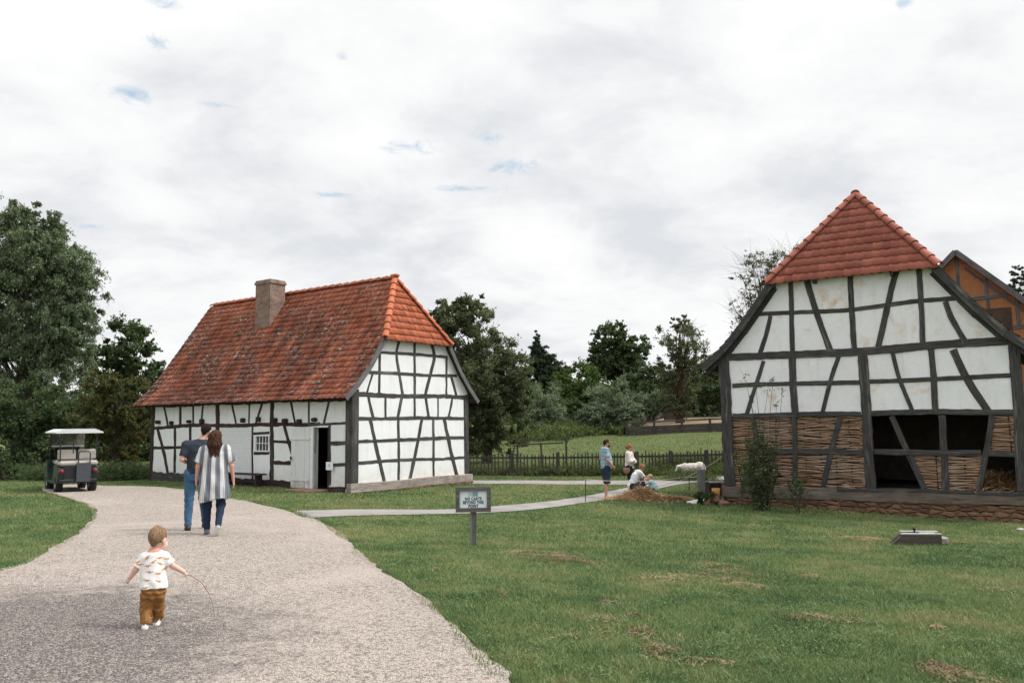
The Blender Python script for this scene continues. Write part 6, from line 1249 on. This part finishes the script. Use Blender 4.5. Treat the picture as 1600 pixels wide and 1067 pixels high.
# ------------------------------------------------------------ golf cart
def golf_cart():
    c0=at_col(120,24.3); o=thing('golf_cart','dark green golf cart with white canopy parked on the drive by the trees','golf cart',tuple(c0),R(38))
    gm=plain('cart_green',(.010,.026,.022),.3,.1,3,0,spec=.4); bk=M['black']; wm_=plain('canopy_white',(.62,.63,.64),.4,.05,3,0); seatm=plain('seat_vinyl',(.36,.335,.30),.5,.05,5,.1); rd_=plain('tail_red',(.20,.012,.02),.3,.1,9,0)
    # local: +Y forward, rear axle at y=0
    def body(poly,x0,x1,name,mt,par=o): mb=MB(); mb.prism(poly,(x0,x1),lambda u,v,q:(q,u,v)); 
    mb=MB(); prof=[(-.42,.42),(-.46,.60),(-.40,.78),(-.10,.84),(.35,.84),(.45,.62),(.55,.34),(1.35,.34),(1.55,.55),(1.75,.95),(1.95,.92),(2.12,.72),(2.16,.42),(2.05,.28),(.3,.26),(-.35,.30)]
    for xa,xb_ in ((-.56,-.40),(.40,.56)): mb.prism(prof,(xa,xb_),lambda u,v,q:(q,u,v))
    mb.prism([(-.40,.34),(-.42,.74),(.36,.74),(.46,.34)],(-.40,.40),lambda u,v,q:(q,u,v)); mb.prism([(1.50,.34),(1.60,.86),(1.78,.93),(1.95,.90),(2.10,.70),(2.12,.34)],(-.40,.40),lambda u,v,q:(q,u,v)); mb.build('body',gm,o)
    mb=MB(); mb.box((0,-.435,.60),(.78,.03,.44)); mb.build('rear_shade_panel',bk,o)  # flat black panel standing in for the shaded hollow at the rear
    mb=MB(); mb.box((0,.95,.30),(1.0,1.3,.06)); mb.build('floor_pan',bk,o)
    mb=MB(); mb.box((0,-.45,.36),(1.06,.09,.12),bev=.03); mb.build('bumper',bk,o)
    for nm,yy,zz_,sy,sz_ in (('seat',.20,.91,.52,.16),('seat',-.28,.90,.40,.15)):
        mb=MB(); mb.box((0,yy,zz_),(1.08,sy,sz_),bev=.05); mb.build(nm,seatm,o)
    for yy,zz_ in ((-.02,1.17),(-.09,1.16)):
        for sx in (-.28,.28): mb=MB(); mb.box((sx,yy,zz_),(.50,.075,.30),bev=.03); mb.build('backrest',seatm,o)
    mb=MB(); mb.tube([(-.5,-.05,.9),(-.5,-.05,1.28),(.5,-.05,1.28),(.5,-.05,.9)],.018,8); mb.build('seat_rail',bk,o)
    # rear footrest folded up, grab bar
    mb=MB(); mb.box((.13,-.52,.62),(.40,.03,.58),bev=.01); mb.build('footrest',plain('step_grey',(.06,.065,.075),.5,.1,9,.1),o)
    mb=MB(); mb.tube([(-.02,-.50,.5),(-.02,-.50,1.20),(.02,-.50,1.26),(.24,-.50,1.26),(.30,-.50,1.20),(.30,-.50,.5)],.017,8); mb.build('grab_bar',bk,o)
    for sx in (-.46,.46): mb=MB(); mb.lathe([(0,-.02),(.055,-.018),(.068,0),(.06,.02),(0,.026)],(sx,-.47,.66),16,M=[[1,0,0],[0,0,-1],[0,1,0]]); mb.build('tail_light',rd_,o)
    # canopy on posts
    mb=MB(); mb.prism([(-.66,1.82),(-.66,1.86),(-.42,1.955),(.42,1.955),(.66,1.86),(.66,1.82)],(-.42,1.68),lambda u,v,q:(u,q,v)); cn=mb.build('canopy',wm_,o)
    for sx in (-.5,.5):
        for ya,yb in ((-.36,-.30),(1.62,1.45)): mb=MB(); mb.tube([(sx,ya,.75),(sx,yb,1.85)],.019,8); mb.build('canopy_post',bk,o)
    for sx in (-.2,): mb=MB(); mb.tube([(sx+.05,-.36,1.2),(sx+.05,-.32,1.85)],.016,8); mb.build('canopy_post',bk,o)
    gl=D.materials.new('windshield_glass'); gl.use_nodes=True; t=NT(gl.node_tree); g1=t.n('ShaderNodeBsdfTransparent',{0:(.75,.8,.78,1)}); g2=t.n('ShaderNodeBsdfGlossy',{0:(.8,.8,.8,1),1:.08}); t.n('ShaderNodeOutputMaterial',{0:t.n('ShaderNodeMixShader',{0:.12,1:g1.outputs[0],2:g2.outputs[0]}).outputs[0]})
    mb=MB(); mb.beam((0,1.62,.98),(0,1.46,1.82),.98,.008); mb.build('windshield',gl,o)
    mb=MB(); mb.beam((-.5,1.54,1.40),(.5,1.54,1.40),.02,.05); mb.build('windshield_bar',wm_,o)
    mb=MB(); mb.tube([(-.27,1.45,.85),(-.27,1.15,1.12)],.02,8); R0=[]; 
    ct=np.array((-.27,1.13,1.14)); ax=nrm((0,-.75,.66)); u=np.array((1.,0,0)); v=np.cross(ax,u); mb.tube([ct+(u*math.cos(a)+v*math.sin(a))*.17 for a in np.linspace(0,2*PI,17)],.014,6,cap=False); mb.beam(ct-u*.16,ct+u*.16,.02,.02); mb.build('steering_wheel',bk,o)
    tyre=plain('tyre_rubber',(.022,.022,.022),.85,.2,20,.3); rim=plain('rim_white',(.45,.46,.47),.4,.1,9,0)
    for sx in (-.47,.47):
        for yy in (0.,1.68):
            z=h(*(np.array((c0[0],c0[1]))+(rotZ(R(38))@np.array((sx,yy,0)))[:2]))-c0[2]+.235
            Mx=np.array([[0,0,1],[0,1,0],[-1,0,0]]); mb=MB(); mb.lathe([(.12,-.09),(.20,-.105),(.235,-.08),(.242,0),(.235,.08),(.20,.105),(.12,.09)],(sx,yy,z),26,M=Mx); wh=mb.build('wheel',tyre,o)
            mb=MB(); mb.lathe([(0,-.075),(.10,-.07),(.125,-.09),(.125,.09),(.10,.07),(0,.075)],(sx,yy,z),18,M=Mx); mb.build('rim',rim,wh)
    o.scale=(.965,.965,.965)
golf_cart()
# ------------------------------------------------------------ straw heap
M['straw']=grassmat('straw',[(0,(.16,.09,.045)),(.3,(.32,.20,.10)),(.55,(.52,.36,.20)),(1.,(.76,.60,.40))])
VV=[];FF=[];nb=0
for i,(px,dp,rx,ry,n,hm_) in enumerate([(1000,24.6,.75,.40,6000,.36),(988,24.5,.5,.35,2600,.28),(1040,24.3,1.0,.28,3600,.16),(968,24.4,.5,.25,1000,.10),(1015,24.5,.6,.35,2200,.26),(1003,24.6,.6,.3,260,.55),(985,24.6,.4,.3,120,.42)]):
    q=at_col(px,dp); V,F=heap(q[0],q[1],rx,ry,n,hm_,200+i,.013,.34,core=.05); VV.append(V);FF.append(F+nb);nb+=len(V)
tag(npmesh('straw_heap',np.concatenate(VV),np.concatenate(FF),M['straw']),'tousled golden brown straw heap on the grass by the rope','straw heap')
V,F=heap(*wp(BC,bR,1.0,-7.0)[:2],1.0,1.0,2600,.5,231,.012,.3,core=.1); V[:,2]+=-.16-h(*wp(BC,bR,1.0,-7.0)[:2]); tag(npmesh('straw_heap',V,F,M['straw']),'dim straw lying inside the barn behind the lower right opening','straw heap')
# ------------------------------------------------------------ rope line, stakes, posts and clutter at the barn corner
def top(px,dp,hh): q=at_col(px,dp); return q+np.array((0,0,hh))
for (px,dp,hh,lb) in ((913,23.2,.62,'thin dark metal stake at the near end of the rope, left of the straw'),(1074.5,28.6,.50,'thin dark metal stake under the middle of the rope, below the sheep')):
    q=at_col(px,dp); o=thing('rope_stake',lb,'stake',tuple(q),0,'rope stakes'); mb=MB(); mb.tube([(0,0,-.05),(.02,0,hh)],.012,6); mb.build('rod',M['iron'],o); mb=MB(); mb.tube([(.02,0,hh),(.035,0,hh+.03),(.02,0,hh+.05),(.005,0,hh+.03),(.02,0,hh)],.006,5); mb.build('eyelet',M['iron'],o)
q=at_col(1094,24.4); pz=.97; o=tag(MB().box((0,0,pz/2-.05),(.20,.18,pz+.1),bev=.015).build('wooden_post',M['greywood']),'thick grey wooden post holding the rope beside the barn corner','post'); o.location=tuple(q)
ropem=plain('rope',(.50,.46,.40),.9,.15,40,.3)
def rope(a,b,sag,lb):
    mb=MB(); P=[a+(b-a)*t_+np.array((0,0,-sag*4*t_*(1-t_))) for t_ in np.linspace(0,1,14)]; mb.tube(P,.009,5); tag(mb.build('rope',ropem),lb,'rope')
rope(top(913,23.2,.64),top(1074.5,28.6,.52),.10,'upper pale rope running from the near stake to the stake by the sheep')
rope(top(1074.5,28.6,.52),top(1092,24.6,.80),.05,'short pale rope from the stake by the sheep to the grey post')
rope(top(985,24.8,.30),top(1074.5,28.6,.48),.06,'lower pale rope rising out of the straw heap to the stake by the sheep')
rope(top(1074.5,28.6,.54),np.array(wp(BC,bR,-.12,.0,.62)),.03,'pale rope from the stake by the sheep to the barn corner')
slabm=plain('pale_slab',(.56,.55,.52),.8,.1,4,.3)
for (px,dp,sx,sy,rz,lb) in ((1089,23.9,.62,.42,.5,'white flat stone slab on the grass left of the grey post'),(1112,24.6,.7,.4,.3,'white flat stone slab between grey post and barn corner')):
    q=at_col(px,dp); o=MB().box((0,0,.03),(sx,sy,.09),bev=.012).build('stone_slab',slabm); o.location=tuple(q); o.rotation_euler=(R(4),R(-5),rz); tag(o,lb,'slab',"pale stone slabs by the barn corner")
q=at_col(1121,26.2); o=thing('wooden_trough','brown wooden box trough with pale rim standing behind the barn corner','trough',tuple(q),.2)
mb=MB()
for a in ((0,-.22,.28,.8,.03,.42),(0,.22,.28,.8,.03,.42),(-.40,0,.28,.03,.41,.42),(.40,0,.28,.03,.41,.42),(0,0,.08,.77,.41,.03)): mb.box(a[:3],a[3:])
mb.build('box',M['timber_brown'],o); mb=MB(); mb.box((0,-.22,.505),(.86,.05,.025)); mb.box((0,.22,.505),(.86,.05,.025)); mb.build('rim',slabm,o)
for sx in (-.36,.36): mb=MB(); mb.box((sx,0,.03),(.06,.40,.07)); mb.build('foot',M['timber_brown'],o)
q=np.array(wp(BC,bR,-.34,.12,0)); q[2]=h(q[0],q[1]); o=thing('bucket','small ochre bucket standing against the barn corner post','bucket',tuple(q+np.array((0,0,.16))),0)
mb=MB(); mb.lathe([(0,0),(.10,0),(.125,.30),(.118,.30),(.095,.02),(0,.02)],(0,0,0),18); mb.build('pail',plain('ochre_paint',(.42,.22,.07),.7,.15,6,.1),o); mb=MB(); mb.tube([(-.12,0,.29),(-.10,0,.33),(0,0,.36),(.10,0,.33),(.12,0,.29)],.005,5); mb.build('handle',M['iron'],o)
sm=plain('field_stone',(.20,.11,.075),.9,.25,4,.6)
def stone(px,dp,s,lb,mt_=None,dz=0.,seed=1,xyz=None):
    r=np.random.default_rng(seed); bm=bmesh.new(); bmesh.ops.create_icosphere(bm,subdivisions=3,radius=1); ph=r.uniform(0,6,6)
    for v in bm.verts:
        c=np.array(v.co); f=1+.13*math.sin(c[0]*3+ph[0])*math.sin(c[1]*3.3+ph[1])+.1*math.sin(c[2]*4+ph[2]+c[0]*2); v.co=Vector(c*f*np.array(s))
    me=D.meshes.new('stone'); bm.to_mesh(me); bm.free(); me.polygons.foreach_set('use_smooth',[True]*len(me.polygons)); q=at_col(px,dp) if xyz is None else np.array(xyz); o=link('stone',me,None,mt_ or sm); o.location=tuple(q+np.array((0,0,s[2]*.5+dz))); return tag(o,lb,'stone',"stones at the barn corner")
stone(1106,23.6,(.22,.18,.13),'rounded brown stone at the foot of the grey post',seed=2)
stone(1117,23.7,(.24,.17,.15),'broad brown stone against the barn plinth corner',seed=3)
stone(1127,23.4,(.17,.15,.10),'low brown stone nearest the barn corner',seed=4)
o=stone(1585,18.2,(.09,.07,.035),'small pale stone in the grass at the right edge by the barn',plain('grey_stone',(.34,.33,.31),.9,.2,6,.4),seed=5); del o['group']
tree('low_weed','dark leafy weeds round the stones and the grey post','weeds',23.6,1108,[(1100,778,18,8,26,80),(1122,782,20,6,20,70)],'leaf_dark',.07,.45,.01,seed=70,nbr=12,cr=.35,group='weeds at the barn')
# ------------------------------------------------------------ stone and timber well cover on the lawn
q=at_col(1424,15.1); k=15.1/CF; o=thing('well_cover','low weathered timber well cover with sloping end lying on the lawn','trough',tuple(q),R(-7))
for yy,zz_,x0,x1 in ((-.17,0,-.52,.36),(.17,.0,-.42,.42)):
    mb=MB(); mb.prism([(x0,-.04),(x1,-.04),(x1,.20),(x0+.20,.20),(x0,.02)],(yy-.035,yy+.035),lambda u,v,w_:(u,w_,v)); mb.build('side_beam',M['penwood'],o)
    mb=MB(); mb.prism([(x0+.18,.202),(x1+.01,.202),(x1+.01,.222),(x0+.18,.222)],(yy-.045,yy+.045),lambda u,v,w_:(u,w_,v)); mb.build('capping',M['palewood'],o)
mb=MB(); mb.box((.22,0,.16),(.28,.30,.08),bev=.01); mb.build('cross_block',M['palewood'],o); mb=MB(); mb.box((-.05,0,.03),(.6,.26,.08)); mb.build('bed',M['greywood'],o)
mb=MB(); mb.tube([(-.02,.05,.05),(-.02,.05,.27)],.016,8); mb.lathe([(0,0),(.03,0),(.03,.03),(0,.035)],(-.02,.05,.26),10); mb.build('iron_peg',M['iron'],o)
q=at_col(1462,15.05); mb=MB(); mb.box((0,0,.08),(.17,.20,.13),bev=.02); mb.box((-.02,.0,.0),(.13,.16,.08)); o=mb.build('wood_block',M['sill'],None); o.location=tuple(q); o.rotation_euler=(0,0,.1); tag(o,'pale cut wood block against the right end of the timber frame','wood block')
# ------------------------------------------------------------ shrub against the barn
def stem_bush(px,dp,stems,label,seed,lmat,size,name='barn_shrub'):
    r=np.random.default_rng(seed); b=at_col(px,dp); o=thing(name,label,'shrub',tuple(b),0,'shrubs against the barn'); mb=MB(); CC=[];RR=[];k=dp/CF
    for (tx,ty,lf0,lf1) in stems:
        e=at(tx,ty,dp+r.normal(0,.12))-b; s0=np.array((r.normal(0,.08),r.normal(0,.08),-.05)); m_=(s0+e)/2+r.normal(0,.06,3); P=[s0,s0*.5+m_*.5+r.normal(0,.02,3),m_,m_*.5+e*.5+r.normal(0,.03,3),e]
        mb.tube(P,[.018,.015,.012,.008,.004],5)
        for t_ in np.linspace(lf0,lf1,int(14*(lf1-lf0)*np.linalg.norm(e)/1.2)+1):
            i=min(3,int(t_*4)); f=t_*4-i; c=P[i]+(P[i+1]-P[i])*f; CC.append(c+r.normal(0,.05,3)); RR.append(r.uniform(.09,.2)); 
            mb.tube([c,CC[-1]+r.normal(0,.08,3)],[.005,.002],3,cap=False)
    mb.build('stems',M['bark'],o); v,f=leaves(np.array(CC),np.array(RR),19,size,.5,r,0,1.,.4); npmesh('foliage',v,f,M[lmat],o)
stem_bush(1186,21.9,[(1165,690,.1,1),(1176,662,.1,1),(1186,668,.1,1),(1200,690,.1,1),(1210,700,.15,1),(1172,705,.1,1),(1194,720,.1,1),(1206,730,.1,1),(1180,735,.1,.9),(1160,720,.2,1),(1180,640,.3,.7),(1192,655,.2,.8),(1214,690,.2,.9)],'dark green shrub with tall bare shoots growing against the wattle wall',80,'leaf_dark',.075)
stem_bush(1190,22.1,[(1180,598,.97,1),(1200,610,.97,1),(1208,592,.97,1),(1222,612,.97,1),(1172,620,.96,1),(1213,630,.96,1),(1163,588,.97,1)],'tall thin bare shoots with dry tips rising in front of the white plaster',81,'leaf_brown',.05,'barn_shoots')
stem_bush(1158,22.9,[(1150,700,.5,1),(1165,715,.4,1),(1170,735,.4,1)],'yellowish green leafy shoots between barn corner and dark shrub',83,'leaf_green',.06)
stem_bush(1240,21.4,[(1234,752,.4,1),(1242,749,.4,1),(1250,754,.4,1),(1256,751,.5,1)],'small dark leafy shrub low against the barn sill',82,'leaf_dark',.07)
stem_bush(1100,33.,[(1104,690,.95,1),(1118,700,.95,1),(1094,700,.96,1),(1112,720,.95,1)],'bare thin branches in front of the fence by the barn corner',84,'leaf_brown',.05,'bare_shoots')
